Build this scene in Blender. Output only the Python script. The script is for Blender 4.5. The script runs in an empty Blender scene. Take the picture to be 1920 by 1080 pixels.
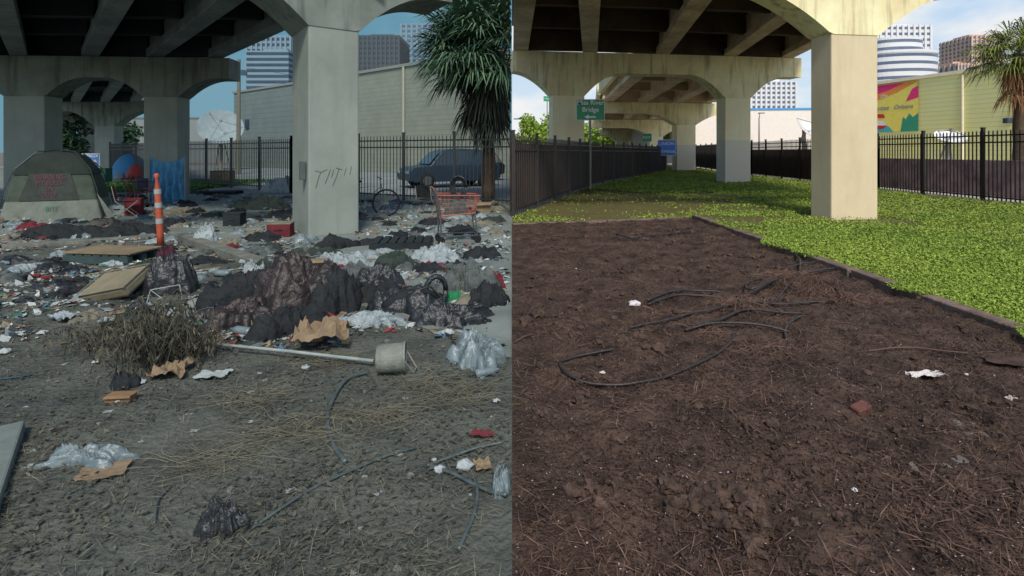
import bpy, math, random
import numpy as np
from mathutils import Vector, Matrix, noise
random.seed(7); rng=np.random.default_rng(7)
scene=bpy.context.scene
F=1000.0; H=1.6; HY=285.0
def G(px,py):
    D=H*F/(py-HY); return ((px-960)*D/F, D)
def P(px,py,D): return Vector(((px-960)*D/F, D, H+(HY-py)*D/F))
def lin(c): c=c/255.0; return c/12.92 if c<=.04045 else ((c+.055)/1.055)**2.4
def C(r,g,b,k=1.0): return (min(lin(r)*k,.9),min(lin(g)*k,.9),min(lin(b)*k,.9))
# ------------------------------------------------------------ materials
MATS={}
def mat(name,c1,c2=None,scale=4,rough=.85,bump=.25,bscale=None,metal=0,alpha=1,dist=.02,island=False,streak=0,band=None,ramp=None):
    if name in MATS: return MATS[name]
    m=bpy.data.materials.new(name); m.use_nodes=True; nt=m.node_tree; N=nt.nodes; L=nt.links
    b=N['Principled BSDF']; b.inputs['Roughness'].default_value=rough; b.inputs['Metallic'].default_value=metal
    if rough>.5: b.inputs['Specular IOR Level'].default_value=.25
    tc=N.new('ShaderNodeTexCoord')
    if c2 is None: c2=tuple(x*.72 for x in c1)
    mix=N.new('ShaderNodeMix'); mix.data_type='RGBA'
    mix.inputs[6].default_value=(*c1,1); mix.inputs[7].default_value=(*c2,1)
    if island:
        g=N.new('ShaderNodeNewGeometry'); n=N.new('ShaderNodeTexNoise'); n.inputs['Scale'].default_value=scale
        L.new(tc.outputs['Object'],n.inputs['Vector'])
        ma=N.new('ShaderNodeMath'); ma.operation='ADD'; L.new(g.outputs['Random Per Island'],ma.inputs[0]); L.new(n.outputs['Fac'],ma.inputs[1])
        ms=N.new('ShaderNodeMapRange'); ms.inputs[1].default_value=.35; ms.inputs[2].default_value=1.6
        L.new(ma.outputs[0],ms.inputs[0]); L.new(ms.outputs[0],mix.inputs[0])
    else:
        n=N.new('ShaderNodeTexNoise'); n.inputs['Scale'].default_value=scale; n.inputs['Detail'].default_value=8; n.inputs['Roughness'].default_value=.65
        L.new(tc.outputs['Object'],n.inputs['Vector'])
        r=N.new('ShaderNodeMapRange'); r.inputs[1].default_value=.32; r.inputs[2].default_value=.68
        L.new(n.outputs['Fac'],r.inputs[0]); L.new(r.outputs[0],mix.inputs[0])
    out=mix.outputs[2]
    if ramp:
        g=N.new('ShaderNodeNewGeometry'); cr=N.new('ShaderNodeValToRGB'); cr.color_ramp.interpolation='CONSTANT'
        els=cr.color_ramp.elements
        while len(els)<len(ramp): els.new(.5)
        for i,(p,c) in enumerate(ramp): els[i].position=p; els[i].color=(*c,1)
        L.new(g.outputs['Random Per Island'],cr.inputs[0]); out=cr.outputs[0]
    if streak:
        mp=N.new('ShaderNodeMapping'); mp.inputs['Scale'].default_value=(5,5,.45); L.new(tc.outputs['Object'],mp.inputs[0])
        n2=N.new('ShaderNodeTexNoise'); n2.inputs['Scale'].default_value=1.0; n2.inputs['Detail'].default_value=6; L.new(mp.outputs[0],n2.inputs['Vector'])
        r2=N.new('ShaderNodeMapRange'); r2.inputs[1].default_value=.52; r2.inputs[2].default_value=.72; r2.inputs[4].default_value=streak
        L.new(n2.outputs['Fac'],r2.inputs[0])
        m2=N.new('ShaderNodeMix'); m2.data_type='RGBA'; m2.inputs[7].default_value=(c2[0]*.25,c2[1]*.24,c2[2]*.22,1)
        L.new(out,m2.inputs[6]); L.new(r2.outputs[0],m2.inputs[0]); out=m2.outputs[2]
    if band:
        sx=N.new('ShaderNodeSeparateXYZ'); L.new(tc.outputs['Object'],sx.inputs[0])
        lt=N.new('ShaderNodeMath'); lt.operation='LESS_THAN'; lt.inputs[1].default_value=band[0]; L.new(sx.outputs[2],lt.inputs[0])
        mu=N.new('ShaderNodeMath'); mu.operation='MULTIPLY'; mu.inputs[1].default_value=.75; L.new(lt.outputs[0],mu.inputs[0])
        m3=N.new('ShaderNodeMix'); m3.data_type='RGBA'; m3.inputs[7].default_value=(*band[1],1)
        L.new(out,m3.inputs[6]); L.new(mu.outputs[0],m3.inputs[0]); out=m3.outputs[2]
    L.new(out,b.inputs['Base Color'])
    if bump:
        n3=N.new('ShaderNodeTexNoise'); n3.inputs['Scale'].default_value=bscale or scale*6; n3.inputs['Detail'].default_value=8
        L.new(tc.outputs['Object'],n3.inputs['Vector'])
        bp=N.new('ShaderNodeBump'); bp.inputs['Strength'].default_value=bump; bp.inputs['Distance'].default_value=dist
        L.new(n3.outputs['Fac'],bp.inputs['Height']); L.new(bp.outputs[0],b.inputs['Normal'])
    MATS[name]=m; return m
def siding(name,c1,c2,pitch):
    m=mat(name,c1,c2,scale=.8,bump=0); nt=m.node_tree;N=nt.nodes;L=nt.links
    tc=N.new('ShaderNodeTexCoord'); sx=N.new('ShaderNodeSeparateXYZ'); L.new(tc.outputs['Object'],sx.inputs[0])
    a=N.new('ShaderNodeMath');a.operation='MULTIPLY';a.inputs[1].default_value=1/pitch;L.new(sx.outputs[2],a.inputs[0])
    f=N.new('ShaderNodeMath');f.operation='FRACT';L.new(a.outputs[0],f.inputs[0])
    bp=N.new('ShaderNodeBump');bp.inputs['Strength'].default_value=.8;bp.inputs['Distance'].default_value=.05
    L.new(f.outputs[0],bp.inputs['Height']);L.new(bp.outputs[0],N['Principled BSDF'].inputs['Normal'])
    g=N.new('ShaderNodeMath');g.operation='LESS_THAN';g.inputs[1].default_value=.14;L.new(f.outputs[0],g.inputs[0])
    k=N.new('ShaderNodeMath');k.operation='MULTIPLY';k.inputs[1].default_value=.3;L.new(g.outputs[0],k.inputs[0])
    mx=N.new('ShaderNodeMix');mx.data_type='RGBA';mx.inputs[7].default_value=(c1[0]*.4,c1[1]*.4,c1[2]*.4,1)
    src=N['Principled BSDF'].inputs['Base Color'].links[0].from_socket
    L.new(src,mx.inputs[6]);L.new(k.outputs[0],mx.inputs[0]);L.new(mx.outputs[2],N['Principled BSDF'].inputs['Base Color'])
    return m
def flat(name,c,rough=.6): return mat(name,c,tuple(x*.85 for x in c),scale=6,rough=rough,bump=.08)
# ------------------------------------------------------------ mesh helpers
def link(o): scene.collection.objects.link(o); return o
def tag(o,label,cat,group=None,kind=None):
    if label: o["label"]=label
    if cat: o["category"]=cat
    if group: o["group"]=group
    if kind: o["kind"]=kind
    return o
def thing(name,label,cat,loc=(0,0,0),rz=0,group=None):
    e=bpy.data.objects.new(name,None); e.empty_display_size=.2; e.location=loc; e.rotation_euler=(0,0,rz); link(e); return tag(e,label,cat,group)
class MB:
    def __init__(s): s.v=[];s.f=[]
    def add(s,vs,fs):
        n=len(s.v); s.v+=[tuple(v) for v in vs]; s.f+=[tuple(i+n for i in f) for f in fs]; return s
    def box(s,c,d,rz=0,M=None):
        x,y,z=d[0]/2,d[1]/2,d[2]/2
        R=Matrix.Rotation(rz,3,'Z') if M is None else M
        vs=[Vector(c)+R@Vector((a*x,b*y,e*z)) for a in(-1,1) for b in(-1,1) for e in(-1,1)]
        return s.add(vs,[(0,1,3,2),(4,6,7,5),(0,4,5,1),(2,3,7,6),(0,2,6,4),(1,5,7,3)])
    def prism(s,poly,z0,z1):
        n=len(poly); vs=[(p[0],p[1],z0) for p in poly]+[(p[0],p[1],z1) for p in poly]
        return s.add(vs,[tuple(range(n))[::-1],tuple(range(n,2*n))]+[(i,(i+1)%n,n+(i+1)%n,n+i) for i in range(n)])
    def beam(s,p0,p1,w,z0,z1):
        a=Vector(p0[:2]);b=Vector(p1[:2]);d=(b-a).normalized();n=Vector((-d.y,d.x))*w/2
        return s.prism([a-n,b-n,b+n,a+n],z0,z1)
    def tube(s,pts,r,n=6):
        pts=[Vector(p) for p in pts]; m=len(pts); rr=r if isinstance(r,(list,tuple)) else [r]*m
        vs=[];ref=None
        for i,p in enumerate(pts):
            t=(pts[min(i+1,m-1)]-pts[max(i-1,0)])
            if t.length<1e-7: t=Vector((0,0,1))
            t.normalize()
            if ref is None: ref=t.orthogonal()
            a=(ref-t*ref.dot(t))
            if a.length<1e-5: a=t.orthogonal()
            a.normalize(); ref=a; b=t.cross(a)
            for k in range(n):
                th=2*math.pi*k/n; vs.append(p+(a*math.cos(th)+b*math.sin(th))*rr[i])
        fs=[(i*n+k,i*n+(k+1)%n,(i+1)*n+(k+1)%n,(i+1)*n+k) for i in range(m-1) for k in range(n)]
        fs+=[tuple(range(n))[::-1],tuple((m-1)*n+k for k in range(n))]
        return s.add(vs,fs)
    def lathe(s,prof,n=16,M=None,cap=True):
        vs=[]
        for r,z in prof:
            for k in range(n):
                v=Vector((r*math.cos(2*math.pi*k/n),r*math.sin(2*math.pi*k/n),z)); vs.append(M@v if M else v)
        m=len(prof)
        fs=[(i*n+k,i*n+(k+1)%n,(i+1)*n+(k+1)%n,(i+1)*n+k) for i in range(m-1) for k in range(n)]
        if cap: fs+=[tuple(range(n))[::-1],tuple((m-1)*n+k for k in range(n))]
        return s.add(vs,fs)
    def mesh(s,name,m,smooth=False):
        me=bpy.data.meshes.new(name); me.from_pydata(s.v,[],s.f); me.update()
        import bmesh
        b=bmesh.new(); b.from_mesh(me); bmesh.ops.recalc_face_normals(b,faces=b.faces); b.to_mesh(me); b.free()
        if m: me.materials.append(m)
        if smooth:
            for p in me.polygons: p.use_smooth=True
        return me
    def build(s,name,m,parent=None,world=False,smooth=False,bevel=0):
        o=bpy.data.objects.new(name,s.mesh(name,m,smooth)); link(o)
        if parent:
            o.parent=parent
            if world: o.matrix_parent_inverse=Matrix.Translation(parent.location).inverted()
        if bevel:
            md=o.modifiers.new('b','BEVEL'); md.width=bevel; md.segments=2; md.limit_method='ANGLE'
        return o
def npmesh(name,V,nper,m):
    N=V.shape[0]; me=bpy.data.meshes.new(name)
    me.vertices.add(N*nper); me.vertices.foreach_set('co',V.reshape(-1).astype(np.float32))
    me.loops.add(N*nper); me.loops.foreach_set('vertex_index',np.arange(N*nper,dtype=np.int32))
    me.polygons.add(N); me.polygons.foreach_set('loop_start',np.arange(0,N*nper,nper,dtype=np.int32))
    me.update(calc_edges=True); me.materials.append(m); return me
def rdir(n):
    a=rng.normal(size=(n,3)); return a/np.linalg.norm(a,axis=1)[:,None]
def leaves(name,Cn,size,m,aspect=.5,flatten=1.0,clip=None):
    n=len(Cn); u=rdir(n); u[:,2]*=flatten; u/=np.linalg.norm(u,axis=1)[:,None]
    w=rdir(n); v=np.cross(u,w); v/=np.linalg.norm(v,axis=1)[:,None]
    if flatten<1: v[:,2]*=flatten
    U=u*size[:,None]/2; Vv=v*size[:,None]/2*aspect
    Q=np.stack([Cn-U,Cn+Vv,Cn+U,Cn-Vv],axis=1)
    if clip is not None:
        if clip<0: Q=Q[Q[:,:,0].max(1)<-.01]
        else: Q=Q[Q[:,:,0].min(1)>.01]
    return npmesh(name,Q,4,m)
def nz(x,y,s,o=0): return noise.noise(Vector((x*s+o,y*s-o,o*1.7)))
def text(s,size,m,parent,loc,rot,name="lettering",world=False,align='CENTER',extr=.004,shear=0,offset=0):
    cu=bpy.data.curves.new(name,'FONT'); cu.body=s; cu.size=size; cu.align_x=align; cu.align_y='CENTER'; cu.extrude=extr; cu.shear=shear; cu.offset=offset
    t=bpy.data.objects.new(name,cu); link(t)
    bpy.context.view_layer.update()
    me=bpy.data.meshes.new_from_object(t.evaluated_get(bpy.context.evaluated_depsgraph_get()))
    bpy.data.objects.remove(t); me.materials.clear(); me.materials.append(m)
    o=bpy.data.objects.new(name,me); link(o); o.parent=parent; o.location=loc; o.rotation_euler=rot
    if world: o.matrix_parent_inverse=Matrix.Translation(parent.location).inverted()
    return o
# ------------------------------------------------------------ camera, world, sun
cam=bpy.data.cameras.new("camera"); co=link(bpy.data.objects.new("camera",cam)); co.location=(0,0,H); co.rotation_euler=(math.radians(90),0,0)
cam.sensor_width=36; cam.lens=F/1920*36; cam.shift_y=-(540-HY)/1920; cam.clip_end=5000; cam.clip_start=.05; scene.camera=co
sd=Vector((.06,-.74,.82)).normalized()
W=bpy.data.worlds.new("World"); scene.world=W; W.use_nodes=True
nt=W.node_tree; sk=nt.nodes.new('ShaderNodeTexSky'); sk.sky_type='NISHITA'; sk.sun_disc=False
sk.sun_elevation=math.asin(sd.z); sk.sun_rotation=math.atan2(sd.x,sd.y)
nt.links.new(sk.outputs[0],nt.nodes['Background'].inputs[0]); nt.nodes['Background'].inputs[1].default_value=.15
sl=bpy.data.lights.new("sun",'SUN'); sl.energy=3.3; sl.angle=math.radians(12); sl.color=(1,.92,.80)
so=link(bpy.data.objects.new("sun",sl)); so.rotation_euler=sd.to_track_quat('Z','Y').to_euler()
scene.view_settings.view_transform='Standard'; scene.view_settings.look='None'; scene.view_settings.exposure=0
def skyarc(a0,a1,lo,hi,cloud,label,cscale):
    mb=MB(); n=40; R=1400
    for i in range(n+1):
        a=math.radians(a0+(a1-a0)*i/n)
        mb.v+=[(R*math.sin(a),R*math.cos(a),-5),(R*math.sin(a),R*math.cos(a),900)]
    mb.f=[(2*i,2*i+2,2*i+3,2*i+1) for i in range(n)]
    m=bpy.data.materials.new("sky_"+label); m.use_nodes=True; t=m.node_tree; N=t.nodes; L=t.links
    N.remove(N['Principled BSDF']); em=N.new('ShaderNodeEmission'); L.new(em.outputs[0],N['Material Output'].inputs[0])
    tc=N.new('ShaderNodeTexCoord'); sx=N.new('ShaderNodeSeparateXYZ'); L.new(tc.outputs['Object'],sx.inputs[0])
    r=N.new('ShaderNodeMapRange'); r.inputs[1].default_value=0;r.inputs[2].default_value=450; L.new(sx.outputs[2],r.inputs[0])
    mx=N.new('ShaderNodeMix');mx.data_type='RGBA';mx.inputs[6].default_value=(*lo,1);mx.inputs[7].default_value=(*hi,1);L.new(r.outputs[0],mx.inputs[0])
    mp=N.new('ShaderNodeMapping');mp.inputs['Scale'].default_value=(cscale,cscale,cscale*2);L.new(tc.outputs['Object'],mp.inputs[0])
    no=N.new('ShaderNodeTexNoise');no.inputs['Scale'].default_value=1;no.inputs['Detail'].default_value=7;L.new(mp.outputs[0],no.inputs['Vector'])
    r2=N.new('ShaderNodeMapRange');r2.inputs[1].default_value=.47;r2.inputs[2].default_value=.64;L.new(no.outputs['Fac'],r2.inputs[0])
    m2=N.new('ShaderNodeMix');m2.data_type='RGBA';m2.inputs[7].default_value=(*cloud,1);L.new(mx.outputs[2],m2.inputs[6]);L.new(r2.outputs[0],m2.inputs[0])
    L.new(m2.outputs[2],em.inputs[0])
    o=mb.build("sky",m); o["kind"]="structure"
skyarc(-62,0,C(112,155,172),C(84,140,168),C(118,160,178),"dusky",.002)
skyarc(0,62,C(222,236,249),C(172,206,241),C(250,250,251),"bright",.0045)
# ------------------------------------------------------------ ground
MOUNDS=[(*G(1490,560),.12,.36),(*G(1385,600),.06,.25),(*G(1350,975),.045,.13),(*G(1130,955),.03,.13),(*G(1050,620),.05,.2),(*G(1200,670),.03,.2)]
def gh(x,y):
    if x<0: return .035+.03*nz(x,y,1.1,3)+.014*nz(x,y,4,5)+.010*nz(x,y,11,9)
    k=min(1,x/.3)
    z=.05+k*(.045*nz(x,y,.9,3)+.028*nz(x,y,2.7,6)+.020*nz(x,y,6,5)+.026*max(-.25,nz(x,y,13,9))+.016*nz(x,y,27,2))
    for mx_,my_,h_,r_ in MOUNDS:
        d2=((x-mx_)**2+(y-my_)**2)/(r_*r_)
        if d2<6: z+=h_*math.exp(-d2)*k*(1+.5*nz(x,y,9,1))
    return z
def curbL(x): 
    return 9.88+(x+6.27)*(.606) if x<-6.27 else 9.88-(x+6.27)*.922
def curbR(x): return 11.4+x*.28
def terrain(name,inside,x0,x1,y0,y1,st,m,hf):
    nx=int(round((x1-x0)/st))+1; ny=int(round((y1-y0)/st))+1
    vs=[];fs=[]
    for j in range(ny):
        for i in range(nx):
            x=x0+i*st;y=y0+j*st; vs.append((x,y,hf(x,y)))
    for j in range(ny-1):
        for i in range(nx-1):
            if inside(x0+(i+.5)*st,y0+(j+.5)*st):
                a=j*nx+i; fs.append((a,a+1,a+nx+1,a+nx))
    me=bpy.data.meshes.new(name); me.from_pydata(vs,[],fs); me.materials.append(m)
    for p in me.polygons: p.use_smooth=True
    o=link(bpy.data.objects.new(name,me)); o["kind"]="structure"; return o
m_ground=mat("ground_mix",C(135,132,122,.8),C(105,102,95,.8),scale=.6,bump=.3,bscale=20)
MB().add([(-1600,-300,0),(1600,-300,0),(1600,1600,0),(-1600,1600,0)],[(0,1,2,3)]).build("ground",m_ground)["kind"]="structure"
m_dirtL=mat("dirt_grey",C(97,102,94),C(60,66,62),scale=1.9,bump=1,bscale=28,dist=.03)
m_paveL=mat("dusty_pavement",C(128,137,131),C(92,101,98),scale=.9,bump=.5,bscale=18,dist=.02)
m_soil=mat("dark_soil",C(92,74,63),C(38,29,26),scale=3.4,bump=1,bscale=30,dist=.05)
m_lot=mat("lot_concrete",C(150,160,160,.8),C(120,130,130,.8),scale=.5,bump=.1)
m_grassb=mat("grass_floor",C(92,96,48),C(88,74,54),scale=1.5,bump=1,bscale=30)
terrain("dirt_ground",lambda x,y:y<curbL(x)-.05,-9.6,0,1.2,10.0,.05,m_dirtL,gh)
def ghp(x,y): return .02+.012*nz(x,y,1.5,3)+.006*nz(x,y,6,2)
terrain("pavement",lambda x,y:y>curbL(x)-.02 and y<17.2-.6*x,-16,0,3.9,20,.1,m_paveL,ghp)
def sheet(name,poly,z,m):
    o=MB().add([(p[0],p[1],z) for p in poly],[tuple(range(len(poly)))]).build(name,m); o["kind"]="structure"; return o
sheet("pavement",[(-45,5),(-9,5.5),(-9,12),(0,12),(0,15.4),(-5.3,18.3),(-16.4,26.6),(-45,50)],.004,m_paveL)
sheet("parking_lot",[(-60,60),(-25,34),(-16.4,26.9),(-5.3,18.7),(0,15.8),(0,70)],.004,m_lot)
terrain("soil_ground",lambda x,y:y<curbR(x)-.02 and x<4.26,0,4.3,1.2,12.7,.02,m_soil,gh)
GR=[(4.3,2),(15.0,2),(15.2,22.2),(16,35.6),(20,62),(16,62),(13.2,45.7),(3.46,23.9),(0.02,13),(0.02,11.6),(4.3,12.7)]
sheet("grass_ground",GR,.02,m_grassb)
m_str=mat("street_concrete",C(185,180,170),C(160,156,148),scale=.5,bump=.1)
sheet("street",[(0,13.4),(3.3,24.2),(13,46.5),(16,75),(0,75)],.004,m_str)
sheet("street",[(15.6,2),(50,2),(50,75),(21,75),(16.4,35.6)],.004,m_str)
def inpoly(x,y,poly):
    c=np.zeros(x.shape,bool); n=len(poly)
    for i in range(n):
        x1,y1=poly[i];x2,y2=poly[(i+1)%n]
        if y1==y2: continue
        c^=((y1>y)!=(y2>y))&(x<(x2-x1)*(y-y1)/(y2-y1)+x1)
    return c
m_leaf=mat("weed_leaf",C(158,176,74,1.0),C(92,124,46,.92),scale=.45,bump=0,island=True,rough=.7)
n=640000; t=rng.random(n); d0,d1=3.2,60.
D=1/(1/d0+(1/d1-1/d0)*t)
X=rng.random(n)*np.minimum(1.15*D,16.5)
nzv=np.array([nz(a,b,.8,12) for a,b in zip(X,D)])
nze=np.array([nz(0,b,1.3,22) if 3.9<a<4.5 else 0 for a,b in zip(X,D)])
ok=(inpoly(X,D,GR)&~((X<4.42)&(X>4.2)&(D<12)&(nze<-.1)))|((X>4.22-.35*np.maximum(0,nze+.1))&(X<=4.35)&(D<12)&(nze>-.12))
bare=(((X-3.0)/4.2)**2+((D-17.0)/5.0)**2)<1+nzv*1.6
ok&=~(bare&(rng.random(n)<.93)); ok&=~((X<4.2)&(D>11)&(D<16)&(rng.random(n)<.68+nzv))
ok&=~((nzv<-.22)&(rng.random(n)<.45))
pier=(np.abs(X-8.1)<.85)&(np.abs(D-12.1)<.45); ok&=~(pier&(rng.random(n)<.8))
X=X[ok];D=D[ok]; nzv=nzv[ok]; k=len(X)
hh=.01+rng.random(k)*.05*np.minimum(1.6,D/8+.4)*(.8+.8*nzv)
hh+=np.where((X<4.4)&(X>3.8)&(D<12),.09,0)
Cn=np.stack([X,D,hh+.02],1); sz=(.018+.0022*D)*(.6+.8*rng.random(k))
g=link(bpy.data.objects.new("grass",leaves("grass",Cn,sz,m_leaf,aspect=.55,flatten=.7,clip=1))); g["kind"]="stuff"
def scatter_twigs(name,n,x0,x1,y0,y1,l0,l1,asp,m,inside,clip,z=.01,flat_=.25,clump=None,zf=gh):
    X=x0+(x1-x0)*rng.random(n);
    t=rng.random(n); Y=1/(1/y0+(1/y1-1/y0)*t)
    ok=np.array([inside(a,b) for a,b in zip(X,Y)])
    if clump: ok&=np.array([nz(a,b,clump,8)+.25+.5*random.random()>.25 for a,b in zip(X,Y)])
    X=X[ok];Y=Y[ok]; Z=np.array([zf(a,b) for a,b in zip(X,Y)])+z+rng.random(len(X))*.012
    L=l0+(l1-l0)*rng.random(len(X))**2
    o=link(bpy.data.objects.new(name,leaves(name,np.stack([X,Y,Z],1),L,m,aspect=asp,flatten=flat_,clip=clip))); o["kind"]="stuff"; return o
m_twL=mat("dry_straw",C(138,134,114),C(68,68,60),scale=1.5,bump=0,island=True)
m_lfL=mat("dead_leaf",C(100,99,86),C(42,46,42),scale=1.5,bump=0,island=True)
m_twR=mat("dry_root",C(132,106,92),C(54,39,34),scale=1.5,bump=0,island=True)
m_clod=mat("soil_clod",C(96,78,67),C(44,34,30),scale=9,bump=1,bscale=45)
m_speck=mat("shell_fragment",C(205,195,190),C(130,115,110),scale=6,bump=0,island=True)
scatter_twigs("dry_grass_litter",60000,-7,0,1.5,7,.02,.12,.03,m_twL,lambda x,y:y<curbL(x)-.1 and abs(x)<y*1.1+.3,-1,clump=.9)
scatter_twigs("dead_leaf_litter",70000,-7,0,1.5,8,.01,.045,.5,m_lfL,lambda x,y:y<curbL(x)-.1,-1,clump=1.6)
scatter_twigs("root_litter",60000,0,4.2,1.5,11,.015,.14,.035,m_twR,lambda x,y:y<curbR(x)-.1,1,clump=1.2,flat_=.35)
scatter_twigs("soil_crumbs",80000,0,4.2,1.5,11.5,.006,.026,.7,m_clod,lambda x,y:y<curbR(x)-.1,1,clump=2.2,flat_=.8,z=.002)
scatter_twigs("shell_fragments",3000,0,4.2,1.5,11,.005,.014,.7,m_speck,lambda x,y:y<curbR(x)-.1,1)
def glz(x,y): return gh(x,y) if y<curbL(x) else ghp(x,y)
def kerbdist(x,y): return abs(y-curbL(x))
m_frag=mat("litter_fragment",C(160,165,160),ramp=[(0,C(160,168,168)),(.28,C(118,128,127)),(.46,C(52,60,62)),(.68,C(130,116,92)),(.8,C(66,104,132)),(.85,C(128,52,55)),(.9,C(186,194,192)),(.97,C(56,105,84))],bump=0)
scatter_twigs("litter_fragments",34000,-17,0,4.2,20,.02,.15,.6,m_frag,lambda x,y:abs(x)<y*1.0 and y<15.0-.6*x and nz(x,y,.5,6)>-.28 and not(abs(x+3.6)<.6 and abs(y-10.4)<.7) and kerbdist(x,y)>.08,-1,clump=.7,zf=glz,flat_=.4)
def clods(name,pts,m):
    V=[];Fs=[]
    import bmesh
    b=bmesh.new(); bmesh.ops.create_icosphere(b,subdivisions=2,radius=1); base=[v.co.copy() for v in b.verts]; fb=[tuple(v.index for v in f.verts) for f in b.faces]; b.free()
    for (x,y,r) in pts:
        o=random.random()*99; n0=len(V); z=gh(x,y)+r*.4; sq=.55+.35*random.random()
        for c in base:
            k=r*(1+.9*noise.noise(c*1.3+Vector((o,o,0)))+.6*noise.noise(c*3.5+Vector((0,o,o))))
            V.append((x+c.x*k,y+c.y*k,z+c.z*k*sq))
        Fs+=[tuple(i+n0 for i in f) for f in fb]
    me=bpy.data.meshes.new(name); me.from_pydata(V,[],Fs); me.materials.append(m)
    o=link(bpy.data.objects.new(name,me)); o["kind"]="stuff"; return o
pts=[]
for cx,cy,n,sp,rm in [(1350,975,120,.11,.036),(1130,950,60,.12,.034),(1430,820,26,.05,.032),(1110,735,28,.13,.034),(1180,660,30,.18,.045),(1050,610,26,.2,.055),(1680,820,24,.12,.022),(1330,890,16,.3,.02),(1500,560,34,.3,.05),(1640,930,24,.3,.022),(1200,800,20,.4,.02),(1450,870,18,.08,.022),(1000,840,18,.2,.022),(1380,590,30,.2,.04)]:
    gx,gy=G(cx,cy)
    for i in range(n):
        x=gx+random.gauss(0,sp);y=gy+random.gauss(0,sp*.7)
        if x>.08 and x<4.1 and y>1.5: pts.append((x,y,rm*(.15+random.random()**2.2)))
for i in range(1900):
    y=1.6+9.5*random.random()**1.3; x=.06+4.05*random.random()
    if nz(x,y,1.4,40)+.2*random.gauss(0,1)>-.05: pts.append((x,y,(.003+.020*random.random()**3)*(1+y*.12)))
clods("soil_clods",pts,m_clod)
pts=[(-.05-6*random.random(),1.6+5*random.random(),.004+.012*random.random()**2) for i in range(600)]
clods("gravel",pts,mat("pebble_grey",C(118,120,112),C(78,82,76),scale=9))
m_kerbR=mat("kerb_concrete",C(134,116,104),C(78,64,56),scale=5,bump=.8); m_kerbL=mat("kerb_concrete_dusty",C(122,125,116),C(86,90,84),scale=5,bump=.6)
def kerb(segs,m,w=.16,h=.1):
    mb=MB()
    for a,b in segs: mb.beam(a,b,w,0,h)
    o=mb.build("kerb",m,bevel=.012); o["kind"]="structure"; return o
seg=[]; y=3.2
while y<12.3: 
    j=.04*random.random(); seg.append(((4.27+j,y),(4.27+.05*random.random(),y+1.13))); y+=1.17
kerb(seg,m_kerbR,h=.13)
kerb([((.01,11.42),(2.1,12.0)),((2.13,12.01),(4.15,12.57))],m_kerbR,h=.07)
kerb([((-12,6.42),(-8.3,8.65)),((-8.27,8.67),(-6.36,9.84))],m_kerbL,w=.18,h=.09)
kerb([((-6.27,9.88),(-4.1,7.88)),((-4.08,7.86),(-3.3,7.14))],m_kerbL,w=.2,h=.14)
kerb([((-3.2,7.05),(-2.0,5.95)),((-1.98,5.92),(-.12,4.2))],m_kerbL,w=.14,h=.05)
kerb([((-2.85,2.9),(-2.1,1.9))],mat("pale_concrete",C(116,126,122),C(92,102,98),scale=4),w=.3,h=.1)
# ------------------------------------------------------------ viaduct
m_colR=mat("painted_concrete_cream",C(222,208,174,.95),C(206,190,156,.95),scale=.7,rough=.8,bump=.12,bscale=30,streak=.1)
m_colR2=mat("painted_concrete_patch_lightened",C(240,226,188,1.15),C(228,210,172,1.15),scale=.7,bump=.12,bscale=30,streak=.08,band=(2.2,C(215,210,198)))  # greyer paint low down; cream lightened to offset the shade under the deck
m_capR=mat("cap_concrete_cream",C(238,222,180,1.2),C(212,196,152,1.1),scale=.9,bump=.15,bscale=25,streak=.6)
m_girR=mat("girder_concrete",C(225,208,176,1.05),C(180,160,128,.95),scale=.8,bump=.15,streak=.35)
m_slab=mat("deck_soffit_shaded",C(100,84,66),C(54,45,36),scale=.5,bump=.2)  # underside shade is put into this dark brown
m_slabB=mat("deck_soffit_lit",C(215,196,162),C(176,156,126),scale=.5,bump=.2)  # soffit copy lightened to imitate daylight reaching under the far spans
m_colL=mat("painted_concrete_grey",C(146,155,146,.95),C(126,136,129,.95),scale=.7,bump=.12,bscale=30,streak=.15)
m_capL=mat("cap_concrete_grey",C(126,136,128),C(94,103,97),scale=.9,bump=.15,streak=.65)
m_girL=mat("girder_concrete_grey",C(120,132,128),C(88,98,97),scale=.8,bump=.15,streak=.4)
m_slabL=mat("deck_soffit_shaded_dark",C(45,55,58),C(25,34,38),scale=.5,bump=.2)  # left soffit, with the shade under the deck put into its colour
def bent(O,u,cols,s0,s1,zs,zb,zt,mc,mk,label,r=2.2):
    O=Vector(O);u=Vector(u).normalized();nn=Vector((-u.y,u.x)); dmax=max(c[2] for c in cols)
    cx=O+u*cols[0][0]; e=thing("bridge_pier",label,"bridge pier",(cx.x,cx.y,0),group="viaduct piers")
    for sc,w,dp in cols:
        a=O+u*(sc-w/2);b=O+u*(sc+w/2)
        MB().prism([a,b,b+nn*dp,a+nn*dp],0,zs+.03).build("column",mc,e,world=True,bevel=.03)
    N=90; bot=[]
    for i in range(N+1):
        s=s0+(s1-s0)*i/N; z=zb
        for sc,w,dp in cols:
            d=max(0,abs(s-sc)-w/2-.01)
            if d<r: z=min(z,zb-(zb-zs)*(1-d/r)**2)
        bot.append((s,z))
    mb=MB(); vs=[]
    for s,z in bot:
        for off in(-.015,dmax+.015):
            q=O+u*s+nn*off; vs+=[(q.x,q.y,z),(q.x,q.y,zt)]
    fs=[]
    for i in range(N):
        a=4*i;b=4*i+4
        fs+=[(a,b,b+1,a+1),(a+2,a+3,b+3,b+2),(a,a+2,b+2,b),(a+1,b+1,b+3,a+3)]
    fs+=[(0,1,3,2),(4*N,4*N+2,4*N+3,4*N+1)]
    mb.add(vs,fs).build("pier_cap",mk,e,world=True)
    return e
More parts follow.
